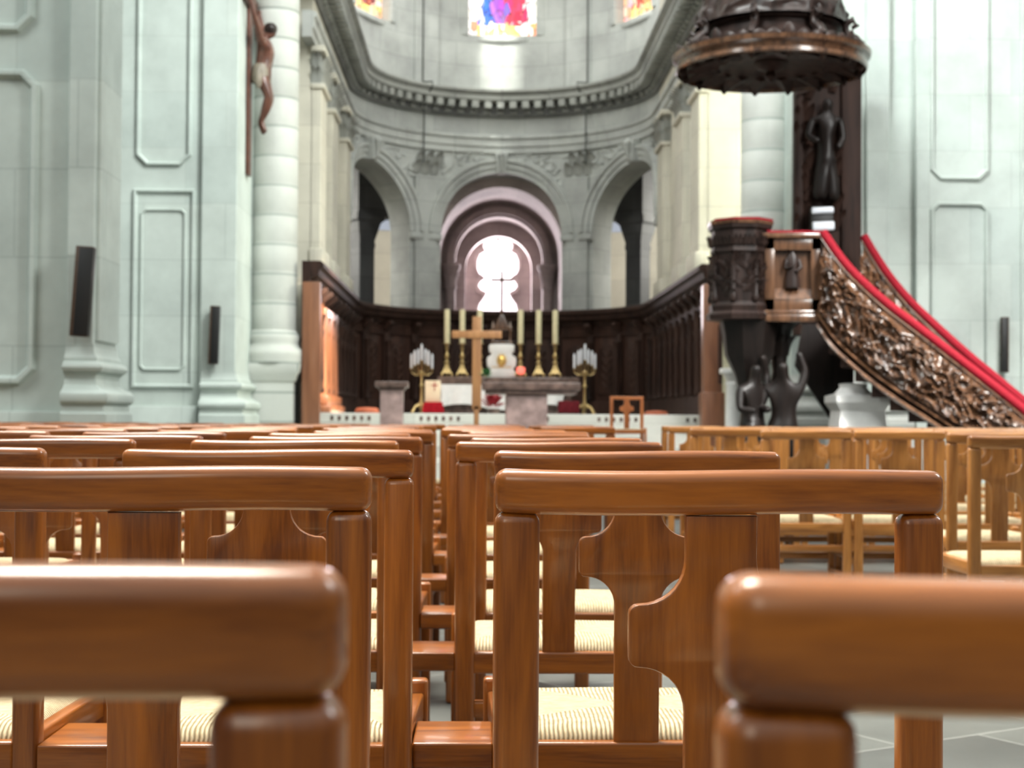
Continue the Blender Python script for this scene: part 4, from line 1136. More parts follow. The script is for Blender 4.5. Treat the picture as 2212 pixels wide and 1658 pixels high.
# ================================================================== PULPIT
d = 18.3; kp = d / F
pc = W(1598, 690, d); zb = pc.z; zt = W(1598, 481, d).z
pu = empty('pulpit', (pc.x, pc.y, 0), label='dark carved walnut pulpit with an octagonal drum and figured feet', cat='pulpit')
r = 66 * kp
H = zt - zb
oct0 = PI / 8
def lathe8(prof, name, mat, n=8, c=(0, 0, 0)):
    m = MB(); m.lathe(prof, c, n, a0=oct0); return m.build(name, mat, pu, 30)
lathe8([(r * 0.6, zb - 0.02), (r * 1.12, zb - 0.01), (r * 1.14, zb + 0.05), (r * 1.03, zb + 0.09), (r * 1.05, zb + 0.15), (r * 0.95, zb + 0.2), (r * 0.93, zb + H * 0.66), (r * 1.0, zb + H * 0.69), (r * 0.97, zb + H * 0.73), (r * 0.97, zb + H * 0.9), (r * 1.06, zb + H * 0.93), (r * 1.07, zb + H * 0.97), (r * 0.9, zb + H * 0.98)], 'drum', STATUEW)
m = MB()
for k in range(8):
    a = oct0 + PI / 8 + k * PI / 4 - PI / 8
    c, s_ = math.cos(a), math.sin(a)
    m.lathe([(0.04, zb + 0.2), (0.05, zb + 0.25), (0.03, zb + 0.3), (0.04, zb + 0.6), (0.03, zb + 0.72), (0.055, zb + H * 0.66)], (r * 0.95 * c, r * 0.95 * s_, 0), 10)
    a2 = a + PI / 8; nn = Vector((math.cos(a2), math.sin(a2), 0)); tt = Vector((-nn.y, nn.x, 0)); base = nn * (r * 0.87)
    for q in range(14):
        m.leaf(base + tt * random.uniform(-0.09, 0.09) + Vector((0, 0, zb + random.uniform(0.25, H * 0.55))), nn, tt * random.uniform(-1, 1) + Vector((0, 0, random.uniform(0.3, 1))), 0.17, 0.07, 0.5)
    for q in range(5): m.leaf(base + nn * 0.03 + tt * (q - 2) * 0.055 + Vector((0, 0, zb + H * 0.75)), nn, Vector((0, 0, 1)), 0.13, 0.05, 0.5)
m.build('drum_carving', STATUEW, pu, 50)
m = MB(); m.lathe([(r * 0.98, zt - 0.05), (r * 1.10, zt - 0.04), (r * 1.11, zt), (r * 0.98, zt + 0.006)], (0, 0, 0), 8, a0=oct0); m.build('drum_rim', CARVEW, pu, 30)
m = MB(); m.lathe([(r * 0.75, zt - 0.02), (r * 1.02, zt - 0.0), (r * 1.03, zt + 0.035), (r * 0.7, zt + 0.04)], (0.03, 0.04, 0), 8, a0=oct0); m.build('velvet_cushion', VELVET, pu, 30)
# landing with a framed niche panel
lL, lR = W(1652, 600, 18.1), W(1775, 600, 18.1); zl0 = W(1700, 690, 18.1).z; zl1 = W(1700, 503, 18.1).z
x0, x1, yf = lL.x - pc.x, lR.x - pc.x, lL.y - pc.y
m = MB(); m.box((x0, yf + 0.06, zl0), (x1, yf + 0.95, zl0 + 0.14), 0.01, 2); m.box((x0, yf, zl0 + 0.10), (x0 + 0.12, yf + 0.12, zl1 - 0.05), 0.01, 2); m.box((x1 - 0.12, yf, zl0 + 0.10), (x1, yf + 0.12, zl1 - 0.05), 0.01, 2)
m.box((x0, yf + 0.08, zl0 + 0.1), (x1, yf + 0.13, zl1 - 0.05)); m.box((x0, yf, zl1 - 0.2), (x1, yf + 0.12, zl1 - 0.05), 0.01, 2); m.box((x0, yf, zl0 + 0.1), (x1, yf + 0.12, zl0 + 0.25), 0.01, 2)
m.prism([(yf + 0.10, zl0 + 0.24), (yf - 0.01, zl0 + 0.24), (yf + 0.10, zl0 + 0.40)], 0, x0 + 0.12, x1 - 0.12)
m.box((x0 - 0.04, yf - 0.05, zl1 - 0.06), (x1 + 0.02, yf + 0.15, zl1), 0.012, 2); m.box((x0 - 0.05, yf - 0.06, zl0 - 0.03), (x1 + 0.02, yf + 0.2, zl0 + 0.06), 0.015, 2); m.box((x0 - 0.03, yf - 0.04, zl0 + 0.06), (x1 + 0.02, yf + 0.2, zl0 + 0.11), 0.015, 2)
m.build('landing_panel', CARVEW, pu, 30)
m = MB(); m.box((x0 + 0.02, yf - 0.03, zl1), (x1, yf + 0.13, zl1 + 0.03), 0.012, 2); m.build('landing_velvet', VELVET, pu, 30)
# little figure in the niche
cx = (x0 + x1) / 2; yy = yf + 0.04; z0 = zl0 + 0.38
m = MB(); m.lathe([(0.09, 0), (0.085, 0.1), (0.06, 0.25), (0.075, 0.36), (0.03, 0.41), (0.03, 0.43), (0.042, 0.47), (0.035, 0.52), (0.01, 0.54)], (cx, yy, z0), 14, sy=0.6)
m.tube([(cx - 0.07, yy, z0 + 0.34), (cx - 0.09, yy - 0.03, z0 + 0.22), (cx - 0.01, yy - 0.06, z0 + 0.25)], 0.022, 8); m.tube([(cx + 0.07, yy, z0 + 0.34), (cx + 0.1, yy - 0.02, z0 + 0.24), (cx + 0.03, yy - 0.06, z0 + 0.18)], 0.022, 8)
m.build('niche_figure', STATUEW, pu, 50)
# foot: tapering bell down to a post
m = MB(); m.lathe([(0.16, 0.2), (0.18, 0.36), (0.11, 0.5), (0.10, zb - 0.98), (0.15, zb - 0.9), (0.13, zb - 0.82), (0.2, zb - 0.62), (0.30, zb - 0.42), (r * 0.9, zb - 0.18), (r * 1.0, zb - 0.02)], (0.12, 0.05, 0), 8, a0=oct0)
m.lathe([(0.75, 0), (0.75, 0.14), (0.68, 0.2), (0.66, 0.36), (0.2, 0.36)], (0.32, 0.15, 0), 8, a0=oct0); m.build('foot', FOOTW, pu, 30)
m = MB(); fx = W(1690, 740, 18.3).x - pc.x
m.lathe([(0.10, 0.36), (0.09, 1.2), (0.12, 1.25), (0.08, 1.5), (0.11, zb - 0.35), (0.16, zb - 0.1), (0.28, zb)], (fx, 0.2, 0), 10)
for q in range(8):
    a = q * PI / 4; m.leaf((fx + 0.1 * math.cos(a), 0.2 + 0.1 * math.sin(a), zb - 0.42), (math.cos(a), math.sin(a), 0), (0, 0, 1), 0.3, 0.1, 0.8)
m.build('support_post', FOOTW, pu, 40)
# robed figures crouching at the foot
def foot_figure(px, d, h, turn, nm):
    p = W(px, 900, d); x, y = p.x - pc.x, p.y - pc.y; z = 0.33; s = h / 1.25
    V = [(0, 0, 0.45, .17, .15), (0, -.02, 0.75, .15, .12), (0, -.03, 0.95, .17, .12), (0, -.05, 1.06, .06, .06), (0, -.08, 1.18, .075, .085), (0, -.09, 1.26, .05, .06),
         (-.20, -.03, .95, .06, .06), (-.26, -.10, .72, .05, .05), (-.12, -.24, .70, .04, .04), (.20, -.03, .95, .06, .06), (.24, .02, 1.15, .05, .05), (.16, 0.0, 1.38, .045, .045),
         (-.11, -.12, .42, .10, .10), (-.13, -.22, .18, .07, .07), (-.13, -.20, .02, .05, .05), (.12, .02, .25, .11, .11), (.13, .06, .04, .10, .10)]
    E = [(0, 1), (1, 2), (2, 3), (3, 4), (4, 5), (2, 6), (6, 7), (7, 8), (2, 9), (9, 10), (10, 11), (0, 12), (12, 13), (13, 14), (0, 15), (15, 16)]
    ca, sa = math.cos(turn), math.sin(turn)
    V2 = [(x + s * (a * ca - b * sa), y + s * (a * sa + b * ca), z + s * c, s * r1, s * r2) for a, b, c, r1, r2 in V]
    return skin(nm, V2, E, FOOTW, pu)
foot_figure(1624, 17.95, 1.22, 0.5, 'supporting_figure'); foot_figure(1694, 17.9, 1.25, -0.4, 'supporting_figure')
# backboard with a figure in relief, up to the sounding board
db = 19.75
bL, bR = W(1716, 400, db), W(1860, 400, db); zb0 = 2.0; zb1 = W(1790, 150, db).z
x0, x1, yb = bL.x - pc.x, bR.x - pc.x, bL.y - pc.y
m = MB(); m.box((x0, yb, zb0), (x1, yb + 0.12, zb1 + 0.3), 0.01, 2); m.box((x0, yb - 0.06, zb0), (x0 + 0.10, yb, zb1), 0.015, 2); m.box((x1 - 0.26, yb - 0.06, zb0), (x1, yb, zb1), 0.02, 2)
m.prism([(x0 - 0.0, zb1 - 0.35), (x0 + 0.05, zb1 - 0.08), (x0 - 0.1, zb1 + 0.1), (x1, zb1 + 0.1), (x1, zb1 - 0.1), (x0 + 0.25, zb1 - 0.15), (x0 + 0.15, zb1 - 0.3)], 1, yb - 0.1, yb + 0.1)
bbm = m
fxp = W(1780, 300, db); fx, fy = fxp.x - pc.x, yb - 0.10
def zz(py): return W(1780, py, db).z
zf, zh = zz(448), zz(215)
hh = zh - zf
V = [(fx, fy, zf + hh * .52, .13, .09), (fx - .01, fy - .01, zf + hh * .66, .115, .08), (fx + .01, fy - .01, zf + hh * .80, .15, .085), (fx + .02, fy - .02, zf + hh * .865, .05, .05), (fx + .02, fy - .04, zf + hh * .93, .075, .08), (fx + .02, fy - .04, zf + hh, .05, .06),
     (fx - .17, fy - .01, zf + hh * .79, .055, .055), (fx - .24, fy - .06, zf + hh * .64, .05, .05), (fx - .10, fy - .13, zf + hh * .58, .04, .04), (fx + .19, fy - .01, zf + hh * .79, .055, .055), (fx + .22, fy - .03, zf + hh * .62, .05, .05), (fx + .13, fy - .1, zf + hh * .52, .04, .04),
     (fx - .05, fy - .03, zf + hh * .30, .13, .10), (fx - .09, fy - .02, zf + hh * .04, .12, .10), (fx + .08, fy - .01, zf + hh * .28, .11, .09), (fx + .10, fy, zf + hh * .03, .12, .10)]
E = [(0, 1), (1, 2), (2, 3), (3, 4), (4, 5), (2, 6), (6, 7), (7, 8), (2, 9), (9, 10), (10, 11), (0, 12), (12, 13), (0, 14), (14, 15)]
skin('backboard_figure', V, E, FOOTW, pu)
m = bbm
for q in range(26):
    sdx = random.choice((-1, 1)); bx = (x0 + 0.13 if sdx < 0 else x1 - 0.34) + random.uniform(-0.05, 0.05)
    m.leaf((bx, yb - 0.02, random.uniform(zb0 + 1.3, zb1 - 0.2)), (0, -1, 0), (random.uniform(-.6, .6), 0, 1), 0.26, 0.10, 0.6)
m.build('backboard', DARKW, pu, 40)
# pale loudspeaker lamp on the backboard
p = W(1778, 472, 19.4)
lp = empty('white_louvred_box', (p.x, p.y, p.z), label='small white louvred box on the pulpit backboard, above the stair top', cat='loudspeaker')
m = MB(); m.box((-0.135, 0.02, -0.16), (0.135, 0.20, 0.16), 0.01, 2); m.build('housing', BLACKP, lp)
for z0, z1 in ((-0.15, -0.035), (0.065, 0.145)):
    m = MB(); m.box((-0.14, -0.02, z0), (0.14, 0.03, z1), 0.02, 3, Matrix.Rotation(-0.05, 4, 'Y')); m.build('white_bar', LAMPW, lp)

# sounding board
sx = W(1665, 100, d); zc = 5.05; RC = 205 * kp
sb = empty('sounding_board', (sx.x, sx.y, zc), label='round carved walnut sounding board with a dome, above the pulpit', cat='sounding board')
m = MB(); m.lathe([(RC * 0.97, 0.02), (RC * 0.985, -0.02), (RC * 1.0, 0.0), (RC * 1.0, 0.04), (RC * 0.97, 0.06), (RC * 0.98, 0.10), (RC * 1.03, 0.13), (RC * 1.04, 0.18), (RC * 0.9, 0.2), (RC * 0.9, 0.12), (RC * 0.97, 0.02)], (0, 0, 0), 48, cap=False); m.build('rim', CARVEW, sb, 30)
m = MB(); m.lathe([(0.02, 0.12), (RC * 0.45, 0.10), (RC * 0.6, 0.04), (RC * 0.8, 0.06), (RC * 0.98, 0.02), (RC * 0.95, 0.1), (RC * 0.5, 0.16), (0.02, 0.18)], (0, 0, 0), 48)
for q in range(16):
    a = q * PI / 8; c, s_ = math.cos(a), math.sin(a)
    m.leaf((RC * 0.55 * c, RC * 0.55 * s_, 0.06), (0, 0, -1), (c, s_, 0), RC * 0.38, 0.2, 0.3)
    m.lathe([(0.01, -0.07), (0.035, -0.04), (0.05, 0.0), (0.03, 0.06)], (RC * 0.93 * c, RC * 0.93 * s_, 0), 10)
m.lathe([(0.01, -0.12), (0.07, -0.06), (0.05, 0), (0.16, 0.04), (0.2, 0.1)], (0, 0, 0), 16)
m.build('soffit', DARKW, sb, 40)
m = MB()
for q in range(40):
    a = 2 * PI * q / 40; c, s_ = math.cos(a), math.sin(a)
    m.leaf((RC * 0.96 * c, RC * 0.96 * s_, 0.16), (c, s_, 0), (0, 0, 1), 0.10 if q % 5 else 0.16, 0.15, 0.15)
m.build('crest', STATUEW, sb, 50)
m = MB(); m.lathe([(RC * 0.84, 0.17), (RC * 0.82, 0.26), (RC * 0.73, 0.30), (RC * 0.70, 0.44), (RC * 0.76, 0.47), (RC * 0.74, 0.52), (RC * 0.62, 0.62), (RC * 0.50, 1.0), (RC * 0.36, 1.5), (RC * 0.2, 1.9), (0.05, 2.1)], (0, 0, 0), 24)
for q in range(8):
    a = oct0 + q * PI / 4; c, s_ = math.cos(a), math.sin(a); rr = RC * 0.80
    pts = [(rr * 1.08 * c, rr * 1.08 * s_, 0.18), (rr * 1.17 * c, rr * 1.17 * s_, 0.24), (rr * 1.10 * c, rr * 1.10 * s_, 0.31), (rr * 0.98 * c, rr * 0.98 * s_, 0.38), (rr * 0.97 * c, rr * 0.97 * s_, 0.49), (rr * 1.07 * c, rr * 1.07 * s_, 0.54), (rr * 1.12 * c, rr * 1.12 * s_, 0.47), (rr * 1.05 * c, rr * 1.05 * s_, 0.44)]
    m.tube(pts, [0.05, 0.06, 0.055, 0.05, 0.05, 0.045, 0.04, 0.03], 8)
def domeg(u, v):
    a = 2 * PI * u; z = 0.50 + 1.0 * v; rr = RC * (0.80 - 0.34 * v ** 0.8)
    q = Vector((math.cos(a) * 2.6, math.sin(a) * 2.6, z * 3.2)); h = max(0, 1 - abs(noise.noise(q)) * 2.4) * 0.07 + max(0, 1 - abs(noise.noise(q * 2.4)) * 2.2) * 0.03
    rr += h * min(1, v * 8, (1 - v) * 8); return (rr * math.cos(a), rr * math.sin(a), z)
m.grid(domeg, 160, 40)
m.build('dome', STATUEW, sb, 60)
# stair with two carved balustrades and velvet rails
def curve(ctrl):
    P = [W(*c) for c in ctrl]
    def f(t):
        t = max(0, min(0.99999, t)) * (len(P) - 1); i = int(t); u = t - i
        p0, p1, p2, p3 = P[max(i - 1, 0)], P[i], P[i + 1], P[min(i + 2, len(P) - 1)]
        return 0.5 * ((2 * p1) + (p2 - p0) * u + (2 * p0 - 5 * p1 + 4 * p2 - p3) * u * u + (3 * p1 - p0 - 3 * p2 + p3) * u ** 3)
    return f
nT = curve([(1778, 508, 18.1), (1830, 580, 17.9), (1900, 648, 17.7), (1990, 718, 17.4), (2080, 788, 17.1), (2160, 850, 16.8), (2250, 922, 16.4), (2345, 1000, 16.0)])
nB = curve([(1772, 705, 18.1), (1812, 762, 17.9), (1872, 815, 17.7), (1945, 868, 17.4), (2020, 915, 17.1), (2100, 968, 16.8), (2190, 1030, 16.4), (2290, 1095, 16.0)])
fT = curve([(1866, 516, 19.3), (1912, 590, 19.1), (1965, 655, 18.9), (2035, 722, 18.6), (2100, 780, 18.3), (2170, 838, 18.0), (2250, 905, 17.6), (2340, 985, 17.2)])
fB = curve([(1716, 800, 19.3), (1748, 852, 19.1), (1795, 905, 18.9), (1880, 960, 18.6), (1960, 1005, 18.3), (2060, 1045, 18.0), (2170, 1080, 17.6), (2290, 1115, 17.2)])
fB = curve([(1850, 700, 19.3), (1884, 765, 19.1), (1930, 820, 18.9), (2000, 885, 18.6), (2060, 930, 18.3), (2120, 985, 18.0), (2190, 1040, 17.6), (2290, 1100, 17.2)])
st = empty('pulpit_stair', (nT(1).x, nT(1).y, 0), label='curving carved walnut stair with red velvet rails, rising to the pulpit', cat='stair')
ORG = Vector(st.location)
def carve(u, v, sd):
    x, y = u * 5.2, v * 1.25
    w1 = noise.noise(Vector((x * 2.1, y * 2.1, sd))) * 0.35
    q = Vector((x * 5.2 + w1 * 3, y * 5.2 - w1 * 3, sd * 3.1))
    h = 1 - abs(noise.noise(q)) * 2.2
    h2 = 1 - abs(noise.noise(q * 2.3 + Vector((5, 1, 2)))) * 2.0
    e = min(1, min(v, 1 - v) / 0.10) * min(1, min(u, 1 - u) / 0.03)
    return max(0, 0.60 * max(0, h) ** 1.3 + 0.4 * max(0, h2)) * e
def balustrade(T, B, sd, side, nm):
    def nrm(u):
        t = T(min(1, u + 0.01)) - T(max(0, u - 0.01)); n_ = Vector((0, 0, 1)).cross(t); n_.normalize()
        return n_ if n_.y < 0 else -n_
    def face(u, v):
        b = B(u); t = T(u); p = b.lerp(t, 0.14 + 0.80 * v); return p + nrm(u) * (0.0 + 0.15 * carve(u, v, sd)) - ORG
    def back(u, v):
        b = B(u); t = T(u); p = b.lerp(t, 0.14 + 0.80 * v); return p - nrm(u) * 0.05 - ORG
    m = MB(); m.slab(face, back, 230, 60); m.build(nm, CARVEW, st, 80)
    for lo, hi, out, name, mt in ((-0.02, 0.05, 0.10, 'string_moulding', CARVEW), (0.05, 0.10, 0.05, 'string_moulding', STATUEW), (0.10, 0.15, 0.09, 'string_moulding', CARVEW), (0.92, 1.0, 0.05, 'rail', CARVEW)):
        m = MB()
        def fa(u, v, lo=lo, hi=hi, out=out): return B(u).lerp(T(u), lo + (hi - lo) * v) + nrm(u) * (out - 0.03 * abs(2 * v - 1)) - ORG
        def fb(u, v, lo=lo, hi=hi): return B(u).lerp(T(u), lo + (hi - lo) * v) - nrm(u) * 0.07 - ORG
        m.slab(fa, fb, 60, 4); m.build(name, mt, st, 40)
    m = MB(); m.tube([T(i / 50) + Vector((0, 0, 0.035)) - ORG for i in range(51)], 0.052, 12); m.build('velvet_rail', VELVET, st, 60)
balustrade(nT, nB, 1.0, 1, 'carved_balustrade'); balustrade(fT, fB, 4.0, -1, 'carved_balustrade')
m = MB()
def so1(u, v): return nB(u).lerp(fB(u), v) + Vector((0, 0, 0.10)) - ORG
def so2(u, v): return nB(u).lerp(fB(u), v) + Vector((0, 0, 0.02)) - ORG
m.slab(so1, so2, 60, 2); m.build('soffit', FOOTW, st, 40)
m = MB()
for k in range(13):
    u0, u1 = k / 13, (k + 1) / 13
    a, b = nB(u0), fB(u0); c, e = nB(u1), fB(u1); z1 = (a.z + b.z) / 2 + 0.16
    vs = [a.x, a.y], [b.x, b.y], [e.x, e.y], [c.x, c.y]; zlow = (c.z + e.z) / 2
    m._add([Vector((x, y, z)) - ORG for z in (zlow, z1) for x, y in vs], [[0, 1, 2, 3], [4, 5, 6, 7], [0, 1, 5, 4], [1, 2, 6, 5], [2, 3, 7, 6], [3, 0, 4, 7]])
m.build('treads', DARKW, st, 0)
# black sheet standing in for the shadow under the stair
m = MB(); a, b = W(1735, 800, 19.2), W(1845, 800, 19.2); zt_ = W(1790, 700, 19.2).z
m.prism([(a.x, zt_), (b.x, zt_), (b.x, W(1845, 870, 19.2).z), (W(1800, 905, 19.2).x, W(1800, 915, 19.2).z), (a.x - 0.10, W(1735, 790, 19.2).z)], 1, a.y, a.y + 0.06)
bmesh.ops.translate(m.bm, verts=m.bm.verts[:], vec=-ORG); m.build('under_shade', FOOTW, st, 0)
# pale stone pedestal under the stair
d = 17.9
p = W(1868, 915, d); zt_ = W(1868, 850, d).z
pe = empty('stone_pedestal', (p.x, p.y + 0.35, 0), label='pale moulded stone pedestal under the pulpit stair', cat='pedestal')
m = MB(); h = 0.26
m.sweep([(-h, -h), (h, -h), (h, h), (-h, h)], [(-h, 0), (0.05, 0), (0.05, zt_ - 0.45), (0.02, zt_ - 0.40), (0.0, zt_ - 0.2), (0.03, zt_ - 0.15), (0.06, zt_ - 0.10), (0.06, zt_ - 0.02), (0.0, zt_), (-h, zt_)], closed=True)
m.build('block', WHITEM, pe, 30)
m = MB(); m.lathe([(0.24, zt_ - 0.01), (0.20, zt_ + 0.03), (0.16, zt_ + 0.08), (0.17, zt_ + 0.12), (0.10, zt_ + 0.13)], (-0.05, 0, 0), 24); m.build('cap', WHITEM, pe, 30)

# ================================================================== CRUCIFIX AND LOUDSPEAKERS
xw = -XN; yx = 21.3; kk = 1 / 154.5
cx_ = empty('crucifix', (xw + 0.056, yx, 4.25), label='life-size brown wooden crucifix on the nave side of the far left pier', cat='crucifix')
def cz(py): return W(547, py, 21.6).z - 4.25
m = MB(); m.box((-0.05, -0.12, 0.0), (0.0, 0.12, 3.4), 0.008, 2); m.build('upright', CORPUS, cx_)
m = MB(); m.box((-0.05, -0.58, cz(12) - 0.12), (0.0, 0.58, cz(12) + 0.12), 0.008, 2); m.build('crossbar', CORPUS, cx_)
X = lambda px: (px - 547) * kk
V = [(X(566), 0, cz(172), .125, .14), (X(572), 0, cz(150), .10, .12), (X(578), 0, cz(122), .115, .155), (X(576), 0, cz(104), .09, .14), (X(576), 0, cz(93), .05, .055), (X(588), 0.01, cz(82), .085, .075), (X(591), 0.015, cz(70), .07, .065),
     (X(570), -.19, cz(102), .06, .06), (X(562), -.40, cz(62), .045, .045), (X(552), -.48, cz(22), .032, .032), (X(551), -.53, cz(12), .035, .03),
     (X(570), .19, cz(102), .06, .06), (X(562), .40, cz(62), .045, .045), (X(552), .48, cz(22), .032, .032), (X(551), .53, cz(12), .035, .03),
     (X(574), -.09, cz(188), .09, .09), (X(587), -.08, cz(218), .065, .065), (X(579), -.06, cz(245), .06, .06), (X(570), -.03, cz(272), .036, .036), (X(580), -.04, cz(296), .03, .035),
     (X(574), .09, cz(188), .09, .09), (X(586), .08, cz(220), .065, .065), (X(577), .06, cz(247), .06, .06), (X(566), .02, cz(273), .036, .036), (X(575), .03, cz(298), .03, .035)]
E = [(0, 1), (1, 2), (2, 3), (3, 4), (4, 5), (5, 6), (3, 7), (7, 8), (8, 9), (9, 10), (3, 11), (11, 12), (12, 13), (13, 14), (0, 15), (15, 16), (16, 17), (17, 18), (18, 19), (0, 20), (20, 21), (21, 22), (22, 23), (23, 24)]
skin('corpus', V, E, CORPUS, cx_)
m = MB()
prof = [(.155, cz(188)), (.165, cz(176)), (.15, cz(160)), (.125, cz(150))]
m.lathe(prof, (X(568), 0, 0), 20, sx=0.85); m.lathe([(0.02, cz(205)), (0.05, cz(195)), (0.06, cz(170)), (0.03, cz(160))], (X(566), -.15, 0), 10); m.build('loincloth', LOIN, cx_, 60)
m = MB(); m.lathe([(.07, -0.06), (.095, 0.0), (.09, 0.05), (.055, 0.09), (0.01, 0.1)], (X(587), 0.012, cz(74)), 16); m.build('hair', STATUEW, cx_, 60)

def speaker(pt_, pb_, d, w, dep, side, lab, sp_y):
    a = onY(*pb_, sp_y); b = onY(*pt_, sp_y); L_ = (b - a).length; ang = math.atan2(b.x - a.x, b.z - a.z)
    t = empty('column_loudspeaker', (a.x, sp_y, a.z), label=lab, cat='loudspeaker', group='column loudspeakers on the piers')
    M = Matrix.Rotation(ang, 4, 'Y')
    m = MB(); m.box((-w / 2, 0, 0), (w / 2, dep, L_), 0.008, 2, M); m.build('cabinet', BROWNP, t)
    m = MB(); x0, x1 = ((-w * 0.28, w * 0.52) if side > 0 else (-w * 0.5, w * 0.3))
    m.box((x0, -0.008, 0.01), (x1, dep * 0.9, L_ - 0.01), 0.004, 2, M); m.build('grille', BLACKP, t)
    m = MB(); m.box((-0.03, dep - 0.02, L_ * 0.3), (0.03, dep + 0.06, L_ * 0.36), 0, 1, M); m.box((-0.03, dep - 0.02, L_ * 0.7), (0.03, dep + 0.06, L_ * 0.76), 0, 1, M); m.build('bracket', BLACKP, t)
speaker((183, 531), (168, 726), 13, 0.148, 0.10, 1, 'tall black column loudspeaker on the nearest left pier', Y1 - 0.155)
speaker((464, 660), (459, 786), 20.5, 0.125, 0.10, 1, 'black column loudspeaker on the pier with the crucifix', Y2 - 0.155)
speaker((2173, 684), (2172, 804), 20, 0.095, 0.09, -1, 'slim black column loudspeaker on the bright right wall', Y3 - 0.16 - 0.145)

# ================================================================== LIGHT
w = bpy.data.worlds.new('World'); SC.world = w; w.use_nodes = True
nt = w.node_tree; bg = nt.nodes['Background']
tc = nd(nt, 'ShaderNodeTexCoord'); sp_ = nd(nt, 'ShaderNodeSeparateXYZ'); link(nt, tc.outputs['Generated'], sp_.inputs[0])
rp = ramp(nt, [(0.0, (0.04, 0.038, 0.035)), (0.5, (0.065, 0.062, 0.058)), (0.66, (0.30, 0.32, 0.31)), (1.0, (1.25, 1.30, 1.28))])
link(nt, mth(nt, 'MULTIPLY_ADD', sp_.outputs[2], 0.5, 0.5), rp.inputs[0]); link(nt, rp.outputs[0], bg.inputs['Color'])
bg.inputs['Strength'].default_value = 0.75
def area(name, loc, aim, sx_, sy_, power, col=(1, 1, 1), spread=180):
    l = bpy.data.lights.new(name, 'AREA'); l.shape = 'RECTANGLE'; l.size = sx_; l.size_y = sy_; l.energy = power; l.color = col; l.spread = math.radians(spread)
    o = bpy.data.objects.new(name, l); COL.objects.link(o); o.location = loc
    o.rotation_euler = (Vector(aim) - Vector(loc)).to_track_quat('-Z', 'Y').to_euler(); return o
def spot(name, loc, aim, power, deg, col=(1, 1, 1), blend=0.3, r=0.2):
    l = bpy.data.lights.new(name, 'SPOT'); l.energy = power; l.spot_size = math.radians(deg); l.spot_blend = blend; l.color = col; l.shadow_soft_size = r
    o = bpy.data.objects.new(name, l); COL.objects.link(o); o.location = loc
    o.rotation_euler = (Vector(aim) - Vector(loc)).to_track_quat('-Z', 'Y').to_euler(); return o
# unseen lights for nave daylight, with added fills for chairs, piers, stair and choir
area('high_fill_light', (-3.0, 6.5, 12.0), (0, 3, 0.8), 4, 5, 820, (1.0, 0.92, 0.80), 95)  # added fill from above for the chair tops
area('high_fill_light', (5.5, 12.5, 11.0), (4.5, 17, 1.5), 3, 3, 300, (1.0, 0.96, 0.92))  # added fill for the foot of the stair
area('nave_daylight_fill', (-8.5, 8, 9.5), (2, 12, 1.5), 3, 4, 300, (0.95, 1.0, 0.98))  # stands in for unseen side windows, as does the next
area('nave_daylight_fill', (9.5, 6, 9.0), (0, 14, 1.5), 3, 4, 900, (0.98, 1.0, 0.97))
area('crossing_fill_light', (-1.5, 15, 13.0), (0, 24, 5.0), 4, 5, 380, (1.0, 0.99, 0.96))  # added fill from the nave towards the choir
area('choir_fill_light', (-2.6, 26, 11.8), (1.0, 27, 5.0), 1.4, 3, 150, (0.98, 1.0, 0.98))  # added pair of fills for choir and apse, no windows built here
area('choir_fill_light', (2.6, 26, 11.8), (-1.0, 27, 5.0), 1.4, 3, 150, (0.98, 1.0, 0.98))
area('nave_daylight_fill', (3.0, 13.5, 12.5), (-4.6, 20.5, 5), 3, 3, 210, (0.94, 1.0, 0.97), 70)  # added fill to brighten the far left pier
area('nave_daylight_fill', (-2.0, 12.0, 12.5), (6.4, 20.4, 6), 3, 3, 290, (0.95, 1.0, 0.98), 70)  # added fill to brighten the right wall
area('nave_daylight_fill', (6.5, 12.5, 7.5), (4.6, 16.8, 1.6), 1.5, 2, 130, (1.0, 0.98, 0.95), 60)  # added fill for the lower stair carving
area('apse_window_light', (-2.3, 30.6, 10.2), (1.5, 30.5, 5.0), 1.0, 2.4, 90, (0.97, 1.0, 0.97))
area('apse_window_light', (2.3, 30.6, 10.2), (-1.5, 30.5, 5.0), 1.0, 2.4, 90, (0.97, 1.0, 0.97))
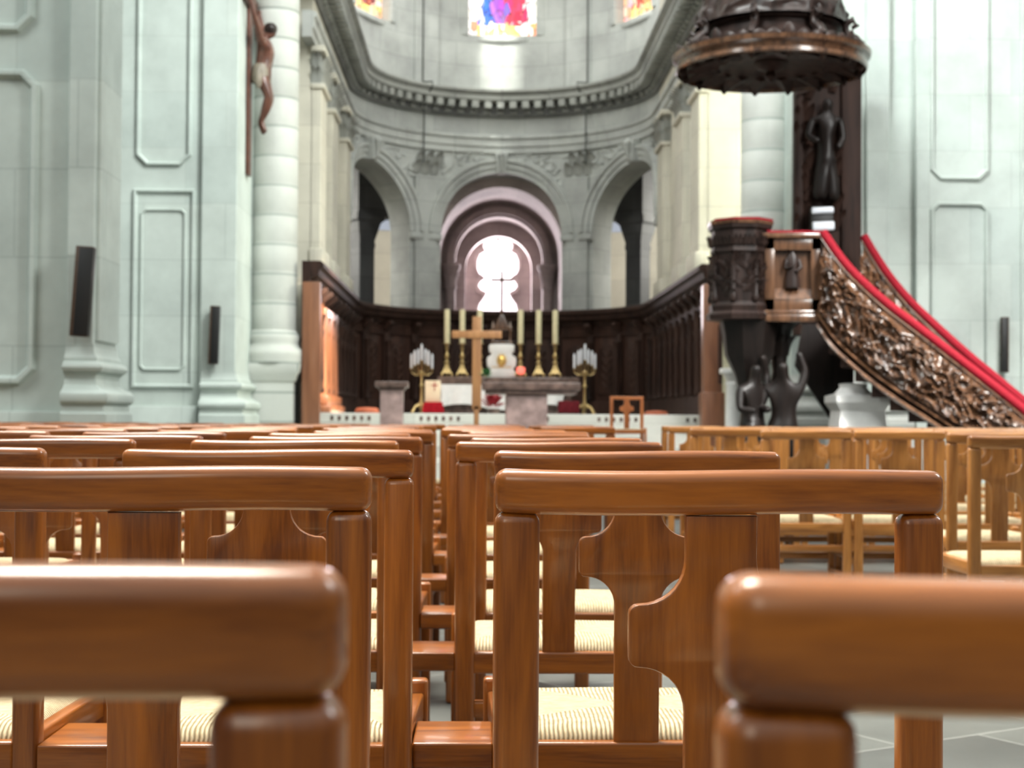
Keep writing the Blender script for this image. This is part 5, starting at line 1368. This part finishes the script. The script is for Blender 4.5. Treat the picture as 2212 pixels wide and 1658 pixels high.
area('rear_warm_fill', (-2.5, -4.0, 4.0), (-0.2, 1.5, 0.5), 2, 2.5, 55, (1.0, 0.86, 0.68))  # added warm fill from behind the viewer for the chair backs
# added fill lights in the ambulatory, and daylight of the chapel window
area('ambulatory_fill_light', (-5.6, 33.2, 5.6), (-3.0, 36.3, 3.5), 1.0, 1.4, 260, (1.0, 0.97, 0.9))
area('ambulatory_fill_light', (5.6, 33.2, 5.6), (3.0, 36.3, 3.5), 1.0, 1.4, 260, (1.0, 0.97, 0.9))
area('chapel_window_light', (0, 37.9, 4.4), (0, 33, 4.2), 1.1, 2.0, 130, (1.0, 0.90, 0.95))
# sun through a right-hand window on the left stalls
spot('sunbeam_stalls', (5.5, 15.0, 11.0), (-2.85, 24.2, 1.7), 70000, 9, (1.0, 0.80, 0.62), 0.6, 0.15)
sa = spot('apse_streak_spot', (0.05, 30.6, 13.2), (-0.05, 33.05, 8.5), 3600, 16, (1.0, 0.99, 0.92), 1.0, 0.1); sa.scale = (0.75, 1.3, 1)  # added spot inside the vault for the bright streak under the middle window
area('transept_window_light', (7.0, 22.8, 6.5), (4.5, 24.4, 4.5), 1.5, 3, 700, (1.0, 0.97, 0.80))

# ================================================================== CAMERA
cam = bpy.data.cameras.new('camera'); co_ = bpy.data.objects.new('camera', cam); COL.objects.link(co_)
cam.sensor_fit = 'HORIZONTAL'; cam.sensor_width = 36.0; cam.lens = 36.0 * F / 2212
cam.clip_start = 0.05; cam.clip_end = 200
Mx = Matrix((RT, UP, -FW)).transposed().to_4x4(); Mx.translation = CAMPOS; co_.matrix_world = Mx
cam.dof.use_dof = True; cam.dof.focus_distance = 1.85; cam.dof.aperture_fstop = 11.0; cam.dof.aperture_blades = 0
SC.camera = co_
SC.view_settings.view_transform = 'Standard'; SC.view_settings.look = 'None'; SC.view_settings.gamma = 1.0; SC.view_settings.use_curve_mapping = False
SC.view_settings.exposure = 0.3
SC.cycles.max_bounces = 6; SC.cycles.diffuse_bounces = 4; SC.cycles.glossy_bounces = 3
SC.cycles.sample_clamp_indirect = 6.0
